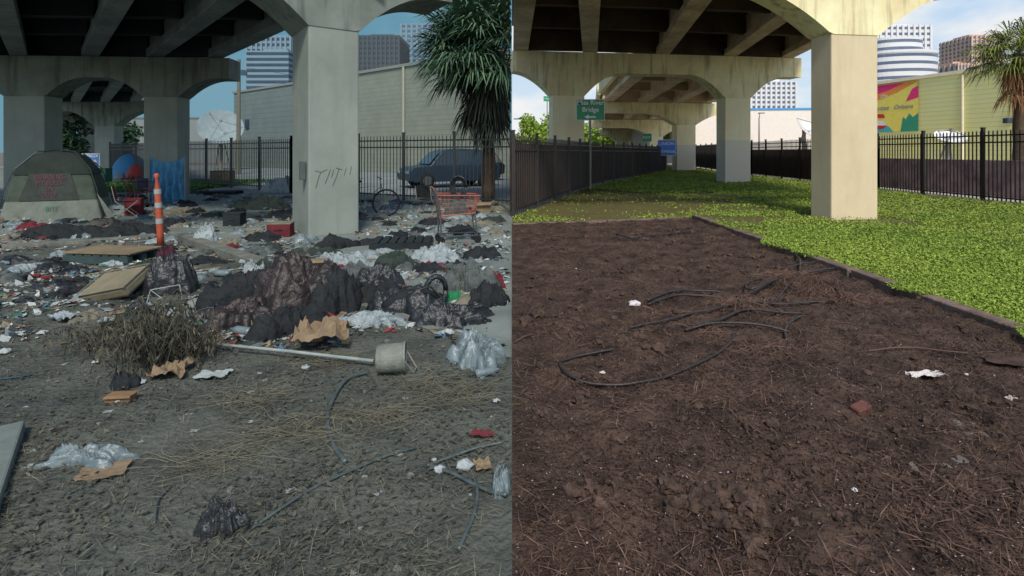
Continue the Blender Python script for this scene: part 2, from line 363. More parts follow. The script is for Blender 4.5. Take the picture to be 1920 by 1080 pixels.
def deck(near,far,girs,w,z0,z1,mg,ms,label,diaph=2,edgeR=True,edgeL=False,mp=None,end_fill=True):
    (a,b),(c,d)=near,far; mp=mp or mg
    e=thing("bridge_deck",label,"bridge",((a[0]+b[0])/2,a[1],0),group="viaduct spans")
    MB().prism([a,b,d,c],z1,z1+.25).build("slab",ms,e,world=True)
    for p,q in girs:
        mb=MB(); mb.prism([Vector(p)+Vector((-w/2,0)),Vector(q)+Vector((-w/2,0)),Vector(q)+Vector((w/2,0)),Vector(p)+Vector((w/2,0))],z0,z0+.28)
        mb.prism([Vector(p)+Vector((-w*.28,0)),Vector(q)+Vector((-w*.28,0)),Vector(q)+Vector((w*.28,0)),Vector(p)+Vector((w*.28,0))],z0+.28,z1-.003)
        mb.build("girder",mg,e,world=True,bevel=.02)
    ts=[(k+1)/(diaph+1) for k in range(diaph)]+([.985] if end_fill else [])  # extra end wall, added to blot out sky so the gap stays dark
    for t in ts:
        zz=z0+.35 if t<.98 else z0+.02
        for (p,q),(p2,q2) in zip(girs[:-1],girs[1:]):
            m1=Vector(p).lerp(Vector(q),t);m2=Vector(p2).lerp(Vector(q2),t); dd=(m2-m1).normalized()*w*.28
            MB().beam(m1+dd,m2-dd,.25,zz,z1-.004).build("diaphragm_and_end_fill",ms,e,world=True)
    if edgeR: MB().beam(b,d,.28,z1-.12,z1+1.05).build("parapet",mp,e,world=True)
    if edgeL: MB().beam(a,c,.28,z1-.35,z1+.95).build("parapet",mp,e,world=True)
    return e
U=(.99,.14)
bent((0.02,11.3),U,[(8.05,1.2,.7)],0.0,11.45,4.33,5.5,6.5,m_colR,m_capR,"tall cream concrete viaduct pier with flared cap, standing in grass",r=2.9)
bent((0.05,25.7),U,[(2.75,1.6,.9),(11.65,1.4,.9)],0,15.2,4.35,5.5,6.5,m_colR2,m_capR,"cream concrete viaduct pier, two columns, black streaks on its cap",r=2.0)
bent((7.3,44.3),U,[(7.6,1.7,1.0)],-.5,10.4,3.9,4.9,5.75,m_colR2,m_capR,"single column cream concrete viaduct pier on sunlit grass",r=3)
bent((11,68.),U,[(7.8,1.8,1.0)],-1,11,3.6,4.7,5.75,m_colR2,m_capR,"cream viaduct pier under the curving spans",r=3)
bent((17.,98.),U,[(3.5,2.4,1.0),(9.5,2,1)],-1,12,3.6,4.7,5.75,m_colR2,m_capR,"two column cream viaduct pier standing near trees",r=3)
gir=[((.42,12.2),(.42,26.05)),((3.86-2.1,12.2),(3.86,26.4)),((5.4,12.4),(7.6,27)),((8.9,12.9),(11.2,27.5)),((11.8,13.2),(14.4,28))]
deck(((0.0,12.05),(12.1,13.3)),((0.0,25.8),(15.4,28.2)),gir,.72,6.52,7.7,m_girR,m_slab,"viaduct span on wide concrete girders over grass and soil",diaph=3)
def xl(a,b,t): return a+(b-a)*t
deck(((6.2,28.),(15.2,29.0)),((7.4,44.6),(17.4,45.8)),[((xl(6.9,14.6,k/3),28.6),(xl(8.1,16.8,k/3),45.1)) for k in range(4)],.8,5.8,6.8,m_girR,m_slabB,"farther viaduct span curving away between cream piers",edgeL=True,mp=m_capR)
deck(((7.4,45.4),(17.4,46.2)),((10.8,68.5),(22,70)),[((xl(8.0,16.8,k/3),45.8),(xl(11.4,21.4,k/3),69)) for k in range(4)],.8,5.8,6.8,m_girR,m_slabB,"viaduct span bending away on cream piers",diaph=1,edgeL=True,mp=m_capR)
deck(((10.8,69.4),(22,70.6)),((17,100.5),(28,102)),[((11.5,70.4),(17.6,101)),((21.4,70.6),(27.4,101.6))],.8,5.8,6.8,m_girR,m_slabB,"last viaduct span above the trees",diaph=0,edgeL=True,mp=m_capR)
UL=(.82,.57)
bent((-3.77,9.88),UL,[(.475,.95,1.3)],-6,3.0,3.95,4.85,5.3,m_colL,m_capL,"tall grey concrete viaduct pier with scrawled graffiti amid litter",r=1.7)
bent((-17.6,17.6),(.995,.07),[(1.4,1.3,.8),(5.75,1.1,.8)],-3,8.0,3.45,4.1,4.8,m_colL,m_capL,"grey concrete viaduct pier beside the tents and blue tarp",r=1.3)
bent((-31.6,34.6),(.995,.07),[(4.9,1.25,.9)],0,7.6,3.3,4.3,5.0,m_colL,m_capL,"grey viaduct pier farther along the encampment",r=2)
bent((-45,50),(.995,.07),[(4.9,1.4,.9)],0,8,3.3,4.3,5.0,m_colL,m_capL,"distant single column grey viaduct pier",r=2)
bent((-62,66),(.995,.07),[(4.9,1.6,.9)],0,9,3.3,4.3,5.0,m_colL,m_capL,"distant single column grey viaduct pier",r=2)
gl=[]
for X in(-21.3,-19.1,-16.9,-14.5,-12.3,-10.2): gl.append(((X+.9*8.2,10.4+max(0,(-X-10.2))*-.1),(X,18.3)))
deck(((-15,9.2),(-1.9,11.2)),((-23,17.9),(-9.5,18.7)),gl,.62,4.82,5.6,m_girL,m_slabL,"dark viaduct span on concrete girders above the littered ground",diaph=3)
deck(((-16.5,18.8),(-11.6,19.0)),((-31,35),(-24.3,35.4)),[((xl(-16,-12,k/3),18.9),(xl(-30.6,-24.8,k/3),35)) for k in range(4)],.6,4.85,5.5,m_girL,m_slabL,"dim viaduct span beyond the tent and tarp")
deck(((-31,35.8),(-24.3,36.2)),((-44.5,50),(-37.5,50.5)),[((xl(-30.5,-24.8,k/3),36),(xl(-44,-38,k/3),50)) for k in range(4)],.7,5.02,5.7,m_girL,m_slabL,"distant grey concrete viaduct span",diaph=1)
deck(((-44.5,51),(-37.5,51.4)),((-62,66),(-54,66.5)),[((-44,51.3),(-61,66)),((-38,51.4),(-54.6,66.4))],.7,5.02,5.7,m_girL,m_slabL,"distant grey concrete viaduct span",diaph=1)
pier_left=[o for o in bpy.data.objects if o.name.startswith("bridge_pier") and abs(o.location.x+3.38)<.2][0]
A=Vector((-3.77,9.88,0)); uL=Vector((.82,.57,0)).normalized(); nL=Vector((uL.y,-uL.x,0))
mb=MB()
for st in [[(.12,1.25),(.22,1.22),(.34,1.27)],[(.22,1.22),(.17,1.08),(.13,.92)],[(.4,1.27),(.36,1.15),(.3,1.0)],[(.46,1.26),(.42,1.12)],[(.5,1.3),(.62,1.26)],[(.56,1.27),(.5,1.1),(.44,.95)],[(.7,1.3),(.66,1.15)],[(.8,1.32),(.77,1.16)]]:
    mb.tube([A+uL*s+nL*.004+Vector((0,0,z)) for s,z in st],.005,5)
mb.build("graffiti",flat("black_marker",C(75,80,78)),pier_left,world=True)
b=MB(); b.box(A+Vector((-.15,.1,1.25)),(.1,.1,.35),.6); b.build("junction_box",flat("grey_steel",C(85,92,90)),pier_left,world=True,bevel=.01)
# ------------------------------------------------------------ fences
m_fence=mat("black_steel",C(48,40,38),C(30,26,26),scale=8,rough=.5,bump=.1)
m_screen=mat("fence_screen",C(102,84,72),C(46,38,40),scale=1.3,rough=.7,bump=.3,bscale=4)
m_fenceL=mat("cool_black_steel",C(42,52,54),C(28,36,38),scale=8,rough=.5,bump=.1)  # black steel, darker and cooler than on the right-hand fences
def fence(pts,h,mf,label,screen=None,pitch=.13,skip=0,pw=.011):
    e=thing("fence",label,"fence",(pts[0][0],pts[0][1],0))
    rail=MB();posts=[]
    for a,b in zip(pts[:-1],pts[1:]):
        a=Vector(a);b=Vector(b);L=(b-a).length;d=(b-a)/L
        for z in(.16,h-.42,h-.2): rail.beam(a,b,.04,z,z+.045)
        k=int(L/pitch)
        for i in range(1,k):
            p=a+d*(L*i/k)
            rail.prism([p+Vector((-pw,-pw)),p+Vector((pw,-pw)),p+Vector((pw,pw)),p+Vector((-pw,pw))],.08,h-.06)
            rail.add([(p.x-pw,p.y-pw,h-.06),(p.x+pw,p.y-pw,h-.06),(p.x+pw,p.y+pw,h-.06),(p.x-pw,p.y+pw,h-.06),(p.x,p.y,h)],[(0,1,4),(1,2,4),(2,3,4),(3,0,4)])
        m=max(1,round(L/2.4))
        for i in range(m+1): posts.append(a+d*(L*i/m))
    rail.build("railing",mf,e,world=True)
    pm=MB(); pm.box((0,0,(h+.06)/2),(.085,.085,h+.06)); pm.box((0,0,h+.075),(.11,.11,.03)); pm=pm.mesh("fence_post",mf)
    for p in posts:
        o=link(bpy.data.objects.new("post",pm)); o.parent=e; o.location=(p.x-e.location.x,p.y-e.location.y,0)
    if screen:
        for a,b in list(zip(pts[:-1],pts[1:]))[skip:]:
            a=Vector(a);b=Vector(b);d=(b-a).normalized();n=Vector((-d.y,d.x))*screen[1]
            MB().beam(a+n,b+n,.01,screen[2],screen[3]).build("privacy_screen",screen[0],e,world=True)
    return e
fence([(0.03,13.05),(3.46,23.9),(13.2,45.7)],2.05,m_fence,"black steel picket fence with spear tops along grass",screen=(m_screen,.08,.14,1.83),pitch=.17,pw=.013)
fence([(15.0,9.5),(15.2,22.2),(16,35.6),(20,62)],2.3,m_fence,"tall black steel picket fence backed by dark screening",screen=(m_screen,-.08,.14,1.75),pitch=.15,skip=1,pw=.014)
fence([(-.03,15.5),(-5.3,18.4),(-8.6,20.8),(-16.4,26.7),(-26,34.5)],2.15,m_fenceL,"black steel picket fence between encampment and parking lot",pitch=.14)
lw=MB().beam((17.4,10),(17.9,36),.25,0,1.3).build("low_wall",mat("mottled_wall",C(190,165,165),C(104,84,104),scale=1.2,bump=.3)); tag(lw,"low mottled wall running just beyond tall fence","wall")  # pinkish grey mottled at random with dark purple
# ------------------------------------------------------------ buildings
m_yel=siding("yellow_siding",C(255,232,168,1.15),C(255,224,150,1.15),.28)
m_trim=flat("cream_trim",C(240,230,198)); m_glass=mat("dark_glass",C(60,76,92),C(42,56,70),scale=.3,rough=.15,bump=0)
def footprint_building(name,label,pts,z,mw,mt,cat="building"):
    e=thing(name,label,cat,(pts[0][0],pts[0][1],0))
    MB().prism(pts,0,z).build("wall",mw,e,world=True)
    c=Vector((sum(p[0] for p in pts)/len(pts),sum(p[1] for p in pts)/len(pts)))
    MB().prism([c+(Vector(p)-c)*1.004+(Vector(p)-c).normalized()*.12 for p in pts],z,z+.22).build("roof_edge",mt,e,world=True)
    return e
a=Vector((31.1,22.));b=Vector((25.4,41.5))
yb=footprint_building("siding_building","yellow lap siding building with colourful mural beyond fence",[a,b,b+Vector((25,7)),a+Vector((25,7))],6.45,m_yel,m_trim)
wd=(b-a).normalized(); wn=Vector((wd.y,-wd.x)); 
if wn.x>0: wn=-wn
def onwall(s,z,off): q=a+wd*s+wn*off; return Vector((q.x,q.y,z))
LW=(b-a).length
MB().tube([onwall(11.4,0,.1),onwall(11.4,6.4,.1)],.07,8).build("downpipe",m_trim,yb,world=True)
MB().box(onwall(9,3.4,.15),(.3,.3,.3)).build("wall_lamp",m_glass,yb,world=True)
ms0,ms1=LW-6.2,LW-.1
mural=thing("wall_mural","painted mural with pink, yellow and teal shapes on siding wall","mural",tuple(onwall(ms0,3.0,.05)))
def mur(name,polys,off,col,key):
    mb=MB()
    for pl in polys: mb.add([onwall(ms0+(ms1-ms0)*(1-u_),3.0+3.4*v_,off) for u_,v_ in pl],[tuple(range(len(pl)))])
    return mb.build(name,flat("mural_"+key,col),mural,world=True)
mur("backing",[[(0,0),(1,0),(1,1),(0,1)]],.06,C(252,226,110),"yellow")
mur("pink_swirl",[[(.2,.99),(.2,.82),(.45,.78),(.66,.86),(.86,.99)]],.066,C(232,64,128),"pink")
mur("orange_swirl",[[(.2,.82),(.2,.72),(.5,.68),(.75,.8),(1,.99),(.86,.99),(.66,.86),(.45,.78)]],.072,C(244,146,72),"orange")
mur("pink_blob",[[(.86,.6),(1,.66),(1,.9),(.93,.84)]],.067,C(232,72,134),"pink")
mur("teal_band",[[(.2,0),(.72,0),(.66,.12),(.5,.2),(.2,.24)]],.07,C(74,180,186),"teal")
mur("green_leaf",[[(.8,.0),(1,0),(1,.36),(.94,.28),(.9,.36),(.86,.24),(.83,.3)]],.0705,C(64,155,124),"green")
mur("red_roof",[[(.32,.32),(.62,.3),(.6,.38),(.36,.4)]],.078,C(210,55,55),"red")
mur("white_hull",[[(.3,.16),(.64,.14),(.6,.24),(.34,.26)]],.08,C(238,238,232),"white")
mur("red_hull",[[(.32,.08),(.6,.07),(.64,.14),(.3,.16)]],.082,C(210,55,55),"red")
wang=math.atan2(-wd.y,-wd.x)
for s_,u_,v_,sz_,cc in [("Parties",.56,.5,.46,C(95,115,170)),("Orleans",.83,.5,.42,C(95,115,170)),("the",.6,.76,.4,C(240,235,225))]:
    text(s_,sz_,flat("mural_ink" if cc[0]<.3 else "mural_pale_ink",cc),mural,onwall(ms0+(ms1-ms0)*(1-u_),3.0+3.4*v_,.09),(math.pi/2,0,wang),world=True,extr=.002,shear=.35)
def tower(label,px0,px1,ptop,D,mw,mg,floors,style,depth=25,name="office_tower",wr=.48):
    x0=(px0-960)*D/F;x1=(px1-960)*D/F;z=H+(HY-ptop)*D/F; w=x1-x0
    e=thing(name,label,"building",((x0+x1)/2,D,0))
    z0=z*.25; fh=(z-z0)/floors
    if style=='round':
        cx=(x0+x1)/2; R=w/2; M=Matrix.Translation((cx,D+R*.6,0))@Matrix.Diagonal((1,.6,1,1))
        zt2=z-fh*2
        MB().lathe([(R,0),(R,zt2)],40,M).build("wall",mw,e,world=True)
        M2=Matrix.Translation((cx-R*.15,D+R*.6,0))@Matrix.Diagonal((1,.6,1,1))
        MB().lathe([(R*.72,zt2+.01),(R*.72,z)],36,M2).build("upper_storeys",mw,e,world=True)
        MB().lathe([(R*1.02,zt2-.5),(R*1.02,zt2+.5)],40,M).build("roof_edge",mw,e,world=True)
        for i in range(floors):
            zz=z0+fh*(i+.5); r_=R*1.004 if zz<zt2 else R*.725; mm_=M if zz<zt2 else M2
            MB().lathe([(r_,zz-fh*wr/2),(r_,zz+fh*wr/2)],40,mm_).build("window_band",mg,e,world=True)
        return e
    MB().box(((x0+x1)/2,D+depth/2,z/2),(w,depth,z)).build("wall",mw,e,world=True)
    MB().box(((x0+x1)/2,D+depth/2,z+.6),(w*.6,depth*.5,2.4)).build("rooftop_plant",mw,e,world=True)
    for i in range(floors):
        zz=z0+fh*(i+.5)
        MB().box(((x0+x1)/2,D+depth/2,zz),(w*1.004+.3,depth+.3,fh*wr)).build("window_band",mg,e,world=True)
    if style!='band':
        k=style; xs=x0-.1 if x0>0 else x1+.1
        for j in range(k+1):
            MB().box((x0+w*j/k,D-.25,z*.6),(w/k*.38,.5,z*.8)).build("facade_fin",mw,e,world=True)
            MB().box((xs,D+depth*(j+.5)/(k+1),z*.6),(.8,depth/k*.36,z*.8)).build("facade_fin",mw,e,world=True)
    return e
m_wht=flat("white_facade",C(228,229,231)); m_bg=mat("blue_glass",C(108,120,140),C(82,96,118),scale=.1,rough=.25,bump=0)
m_tan=flat("tan_facade",C(215,185,165)); 
tower("white office tower with small square windows",1640,1745,47,255,m_wht,m_bg,17,10,wr=.4)
tower("rounded white stepped office block with dark ribbon windows",1655,1783,66,195,m_wht,m_bg,12,'round',wr=.4)
tower("tan tower with small windows",1822,1880,66,330,m_tan,m_bg,22,7)
tower("low tan block beside tower",1796,1826,118,330,m_tan,m_bg,8,5)
tower("blue glass office block rising over low building",1408,1492,152,230,m_wht,m_bg,12,9)
footprint_building("low_building","long low white building with bright blue roof edge",[(23,72),(42,70),(46,90),(23,92)],7.2,flat("pale_wall",C(235,226,216)),flat("blue_trim",C(70,160,225)))
footprint_building("low_building","pale low warehouse beyond the fence",[(22,88),(30,88),(30,100),(22,100)],8.6,flat("pale_wall2",C(225,215,205)),m_trim)
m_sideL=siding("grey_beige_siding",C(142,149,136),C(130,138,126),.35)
m_sideL2=siding("grey_siding",C(118,132,130),C(108,122,120),.5)  # second, greyer siding with a wider lap pitch
m_gt=flat("grey_trim",C(132,140,134))
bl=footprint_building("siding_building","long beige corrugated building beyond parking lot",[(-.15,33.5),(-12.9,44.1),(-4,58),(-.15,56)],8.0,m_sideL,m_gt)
MB().tube([(-8.15,40.0,0),(-8.15,40.0,8)],.1,8).build("downpipe",flat("grey_trim2",C(160,164,152)),bl,world=True)
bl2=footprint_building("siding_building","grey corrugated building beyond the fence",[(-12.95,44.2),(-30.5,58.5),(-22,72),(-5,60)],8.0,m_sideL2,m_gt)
MB().box((-28,56.3,4.6),(.7,.1,.9),-.68).build("wall_vent",m_glass,bl2,world=True)
footprint_building("low_building","long low grey building beyond satellite dish",[(-62,80),(-40,80),(-40,95),(-62,95)],6.6,flat("greywall",C(125,135,135)),flat("grey_trim3",C(110,120,122)))
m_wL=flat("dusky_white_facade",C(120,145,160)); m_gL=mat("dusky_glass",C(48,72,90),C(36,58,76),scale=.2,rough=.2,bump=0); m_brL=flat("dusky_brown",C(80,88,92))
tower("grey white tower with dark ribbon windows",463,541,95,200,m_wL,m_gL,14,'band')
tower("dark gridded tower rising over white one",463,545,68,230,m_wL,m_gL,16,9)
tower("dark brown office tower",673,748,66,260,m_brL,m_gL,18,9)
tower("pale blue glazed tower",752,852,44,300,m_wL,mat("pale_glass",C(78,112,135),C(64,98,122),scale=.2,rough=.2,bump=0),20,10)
# ------------------------------------------------------------ vegetation
def foliage_tree(name,label,x,y,h,r,m,mtr,n=2600,crz=.7):
    e=thing(name,label,"tree",(x,y,0))
    mb=MB(); mb.tube([(0,0,0),(.05*h,0,h*.3),(0,.03*h,h*.6),(.02*h,0,h*.85)],[.06*r+.06,.05*r+.05,.05*r,.02],8)
    for k in range(6):
        an=k*1.05; mb.tube([(0,0,h*(.35+.05*k)),(math.cos(an)*r*.35,math.sin(an)*r*.35,h*(.55+.05*k)),(math.cos(an)*r*.7,math.sin(an)*r*.7,h*(.62+.05*k))],[.04*r,.025*r,.01*r],5)
    mb.build("trunk",mtr,e)
    cs=[(random.gauss(0,.45)*r,random.gauss(0,.45)*r,h*crz+random.uniform(-.32,.3)*h) for _ in range(16)]
    P_=[]
    for c in cs:
        k=n//16; q=rdir(k)*(rng.random(k)**.4)[:,None]*r*.42; P_.append(q+np.array(c))
    P_=np.concatenate(P_); P_=P_[(P_[:,0]+x>.2) if x>0 else (P_[:,0]+x<-.2)]
    o=link(bpy.data.objects.new("crown",leaves("crown",P_,.10*r+.1*r*rng.random(len(P_)),m,aspect=.6))); o.parent=e
    return e
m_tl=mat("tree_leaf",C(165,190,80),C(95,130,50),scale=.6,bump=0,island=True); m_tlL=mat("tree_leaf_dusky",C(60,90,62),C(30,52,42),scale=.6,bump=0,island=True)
m_bark=mat("bark",C(95,80,65),C(60,50,42),scale=3)
for x,y,h,r in [(1.5,60,5.0,2.4),(3.8,66,5.6,3),(9.5,95,6,4),(15.5,110,6.5,4),(20.5,118,6.6,4),(26,115,6.4,4),(24,78,4.8,2.2),(31,120,7,4)]:
    foliage_tree("broadleaf_tree","leafy green tree beyond the viaduct",x,y,h,r,m_tl,m_bark)
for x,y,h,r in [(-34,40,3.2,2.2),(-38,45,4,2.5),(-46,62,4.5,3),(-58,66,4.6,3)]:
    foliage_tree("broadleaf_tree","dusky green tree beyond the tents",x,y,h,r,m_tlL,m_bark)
def palm(label,x,y,zc,R,nleaf,mleaf,mdead,clip=None,ndead=30,skirt=1.0,drop=.5,sag=.28):
    e=thing("palm_tree",label,"palm tree",(x,y,0))
    mb=MB(); pts=[(0.02*math.sin(z),0,z) for z in np.linspace(0,zc,12)]
    mb.tube(pts,[.2+.02*(i%2)-.004*i for i in range(12)],10).build("trunk",m_bark,e,smooth=True)
    def fans(n,dead):
        Q=[]
        for i in range(n):
            az=2*math.pi*random.random(); el=random.uniform(-.75,1.35) if not dead else random.uniform(-1.45,-.7)
            L=R*random.uniform(.35,.65)*(1 if not dead else skirt)
            d=Vector((math.cos(az)*math.cos(el),math.sin(az)*math.cos(el),math.sin(el)))
            base=Vector((0,0,zc-(random.random()*R*drop if dead else 0))); tip=base+d*L+Vector((0,0,-.12*L))
            side=Vector((-math.sin(az),math.cos(az),0)); up=d.cross(side); w=side*.012
            Q.append([base-w,base+w,tip+w,tip-w])
            nb=28; bl=R*random.uniform(.45,.62)*(1 if not dead else .8); sg=sag if not dead else .28
            for k in range(nb):
                a_=math.radians(-125+250*k/(nb-1)); dr=(d*math.cos(a_)+side*math.sin(a_)+up*random.uniform(-.12,.12)).normalized()
                ll=bl*(1-.25*abs(a_)/2)*random.uniform(.85,1.1); mid=tip+dr*ll*.6+Vector((0,0,-ll*sg*.15)); end=tip+dr*ll*.9+Vector((0,0,-ll*(sg+.22*random.random())))
                ww=(dr.cross(Vector((random.random()-.5,random.random()-.5,1)))).normalized()*.018*R/1.7
                Q.append([tip-ww*.3,tip+ww*.3,mid+ww,mid-ww]); Q.append([mid-ww,mid+ww,end+ww*.1,end-ww*.1])
        Q=np.array([[tuple(v) for v in q] for q in Q])
        if clip is not None:
            wx=Q[:,:,0]+x; Q=Q[(wx.max(1)<-.005)] if clip<0 else Q[(wx.min(1)>.005)]
        return Q
    o=link(bpy.data.objects.new("crown",npmesh("crown",fans(nleaf,False),4,mleaf))); o.parent=e
    o=link(bpy.data.objects.new("dead_fronds",npmesh("dead_fronds",fans(ndead,True),4,mdead))); o.parent=e
    return e
m_pl=mat("palm_leaf",C(150,162,82),C(80,100,45),scale=1.5,bump=0,island=True,rough=.55); m_pd=mat("palm_dead",C(205,155,115),C(135,100,70),scale=2,bump=0,island=True)
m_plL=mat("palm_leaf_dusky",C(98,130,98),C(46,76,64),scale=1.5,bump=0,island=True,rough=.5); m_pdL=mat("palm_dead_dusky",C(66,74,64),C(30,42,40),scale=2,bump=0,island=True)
palm("green fan palm with tan dead skirt beyond the fence",19.0,20,5.3,1.85,60,m_pl,m_pd,ndead=18,skirt=.55)
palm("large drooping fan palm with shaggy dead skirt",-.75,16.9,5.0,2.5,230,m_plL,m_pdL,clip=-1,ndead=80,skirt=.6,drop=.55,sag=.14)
# ------------------------------------------------------------ signs
m_grn=flat("sign_green",C(18,150,106),.4); m_wl=flat("sign_white",C(250,252,250),.4); m_steel=flat("galvanised_steel",C(140,138,130),.5)
def sign(label,px,py0,py1,pw,D,col,lines,arrow=False,name="road_sign",ts=None,off=0):
    c=P(px,(py0+py1)/2,D); w=pw*D/F; h=(py1-py0)*D/F
    e=thing(name,label,"sign",(c.x,D,0))
    MB().tube([(0,.05,0),(0,.05,c.z+h*.45)],.05,8).build("post",m_steel,e)
    MB().box((0,0,c.z),(w,.04,h)).build("panel",m_wl,e,bevel=.01)
    MB().box((0,-.021,c.z),(w*.96,.02,h*.94)).build("face",col,e)
    n=len(lines)+(1 if arrow else 0); s=ts or h/n*.78
    for i,l in enumerate(lines): text(l,s,m_wl,e,(0,-.045,c.z+h/2-h*(i+.5)/n),(math.pi/2,0,0),offset=off)
    if arrow:
        z=c.z+h/2-h*(n-.5)/n
        MB().box((.04*w,-.04,z),(w*.28,.006,h*.07)).add([(-w*.22,-.042,z),(-w*.07,-.042,z+h*.1),(-w*.07,-.042,z-h*.1)],[(0,1,2)]).build("arrow",m_wl,e)
    return e
sign("green highway sign reading Miss River Bridge on a post",1107,186,226,54,22.6,m_grn,["Miss River","Bridge"],arrow=True,ts=.275,off=.003)
sign("blue sign with white lettering beyond the fence",1250,262,292,34,43,flat("sign_blue",C(40,120,225),.4),["UNION","TERMINAL"],ts=.36)
sign("small green street sign on a post",1026,180,190,14,58,m_grn,["Calliope"],ts=.2)
sign("small green sign by the ramp",1213,250,266,18,64,m_grn,["EXIT"],ts=.45)
sign("blue information sign with white lettering near tents",168,288,316,38,27,flat("sign_blue_dusky",C(60,120,185),.4),["PASSENGER","TERMINAL","UNION"],ts=.18)
def lamp(x,y,h,arm,label):
    e=thing("street_lamp",label,"street lamp",(x,y,0))
    MB().tube([(0,0,0),(0,0,h*.9),(arm*.3,0,h),(arm,0,h*1.02)],[.12,.08,.06,.05],8).build("pole",m_steel,e,smooth=True)
    MB().box((arm,0,h*1.01),(.8,.3,.14)).build("lamp_head",m_steel,e,bevel=.04)
lamp(2.2,62,5.4,-1.6,"grey street lamp with curved arm")
lamp(31.5,68,6.5,0.3,"slim grey lamp pole beside low building")
e=thing("utility_pole","weathered utility pole with floodlight","utility pole",(-19.5,38,0))
MB().tube([(0,0,0),(0.05,0,8.2)],[.17,.12],10).build("pole",flat("weathered_wood",C(110,112,100)),e)
MB().box((.25,0,7.4),(.5,.1,.1)).box((.45,-.1,7.2),(.35,.3,.3)).build("floodlight",m_gL,e)
tag(MB().tube([(-18.9,38,7.6),(-15,37,6.9),(-10,36,7.2)],.02,4).build("overhead_cable",m_gL),"thin overhead cable strung from utility pole","cable")
def dish(label,x,y,z,r,m,yaw,pitch):
    e=thing("satellite_dish",label,"satellite dish",(x,y,0))
    M=Matrix.Translation((0,0,z))@Matrix.Rotation(yaw,4,'Z')@Matrix.Rotation(pitch,4,'X')
    MB().lathe([(r*t,r*.28*t*t) for t in(.02,.2,.4,.6,.8,1.)],24,M,cap=False).build("reflector",m,e,smooth=True)
    f=M@Vector((0,0,r*.75)); mb=MB()
    for k in range(3): mb.tube([M@Vector((r*.95*math.cos(k*2.1),r*.95*math.sin(k*2.1),r*.27)),f],.03,5)
    mb.lathe([(.1,-.1),(.12,.1)],8,Matrix.Translation(f)); mb.build("feed_horn",m_steel,e)
    MB().tube([(0,0.1,0),(0,0.1,z)],.14,8).tube([(-.7,.4,0),(0,0.1,z)],.05,6).tube([(.7,.4,0),(0,.1,z)],.05,6).build("mount",m_steel,e)
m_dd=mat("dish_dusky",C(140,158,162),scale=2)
dish("large pale satellite dish beyond the fence",-26.5,48.5,3.6,1.9,m_dd,.5,1.0)
dish("white satellite dish beyond the fence",22.5,41,3.3,1.1,m_wht,.6,.9)
dish("white satellite dish near siding building",24.2,29.5,2.3,.75,m_wht,-.3,.5)
dish("small white dish beside grey building",-9.4,30,2.2,.6,m_dd,.4,1)
# ------------------------------------------------------------ cars
m_tyre=mat("rubber",C(35,36,38),scale=20,rough=.9); m_rim=mat("rim",C(110,118,124),scale=10,rough=.4,metal=.6)
def car(label,x,y,rz,paint,suv=False):
    e=thing("parked_car",label,"car",(x,y,0),rz,group="cars parked in the lot behind the fence")
    hL=2.25; zt=1.75 if suv else 1.43; bz=.95 if suv else .88
    prof=[(-hL+.03,.35),(-hL,.55),(-hL+.04,.75),(-hL+.25,bz-.02),(-1.25,bz+.06),(-.66,zt-.13),(-.35,zt-.02),(.4,zt+.01),(1.15,zt-.03),(1.7 if suv else 1.3,zt-.14),(2.1 if suv else 1.85,bz+.08),(hL-.05,bz-.02),(hL,.7),(hL-.02,.4),(1.85,.28),(-1.9,.28)]
    mb=MB(); n=len(prof); vs=[]
    for sgn in(-1,-.94,.94,1):
        for px_,pz in prof:
            tw=.88 if pz<=bz+.1 else .88-.22*(pz-bz)/(zt-bz)
            vs.append((px_*(1 if abs(sgn)<1 else .985),tw*sgn,pz if abs(sgn)<1 else .32+(pz-.32)*.985))
    fs=[tuple(range(n)),tuple(range(3*n,4*n))[::-1]]
    for k in range(3): fs+=[(k*n+i,k*n+(i+1)%n,(k+1)*n+(i+1)%n,(k+1)*n+i) for i in range(n)]
    mb.add(vs,fs).build("body",paint,e,bevel=.03)
    for sg in(-1,1):
        for x0,x1,x2,x3 in [(-1.05,-.1,-.1,-.55),(0.0,1.5 if suv else 1.25,1.25 if suv else 1.05,0.0)]:
            MB().add([(x0,sg*.885,bz+.07),(x1,sg*.885,bz+.07),(x2,sg*.70,zt-.13),(x3,sg*.70,zt-.13)],[(0,1,2,3)]).build("window",m_glass,e)
    MB().add([(-1.24,-.76,bz+.11),(-1.24,.76,bz+.11),(-.72,.62,zt-.15),(-.72,-.62,zt-.15)],[(0,1,2,3)]).build("windshield",m_glass,e).location=(-.03,0,.015)
    for wx in(-1.4,1.4):
        for sg in(-1,1):
            M=Matrix.Translation((wx,sg*.8,.34))@Matrix.Rotation(math.pi/2,4,'X')
            w=MB().lathe([(.2,-.12),(.32,-.12),(.34,-.08),(.34,.08),(.32,.12),(.2,.12)],20,M).build("wheel",m_tyre,e,smooth=True)
            MB().lathe([(.02,-.13),(.21,-.125),(.21,.125),(.02,.13)],10,M).build("rim",m_rim,w)
    for sg in(-1,1):
        MB().box((-hL+.01,sg*.62,.7),(.06,.34,.12)).build("headlight",m_dd,e,bevel=.02)
        MB().box((hL-.01,sg*.66,.8),(.06,.2,.2)).build("tail_light",flat("lens_red",C(130,30,30)),e,bevel=.02)
car("slate blue car parked beyond the fence",-2.9,24.8,.5,mat("paint_bluegrey",C(44,60,76),C(38,54,70),scale=1,rough=.3,bump=0),True)
car("dark sports utility vehicle beyond the fence",-2.75,30.5,.15,mat("paint_dark",C(26,34,42),C(22,30,37),scale=1,rough=.3,bump=0),True)
car("dark car parked beyond tall fence",20.3,19.0,1.5,mat("paint_charcoal",C(60,62,75),C(52,54,66),scale=1,rough=.25,bump=0))
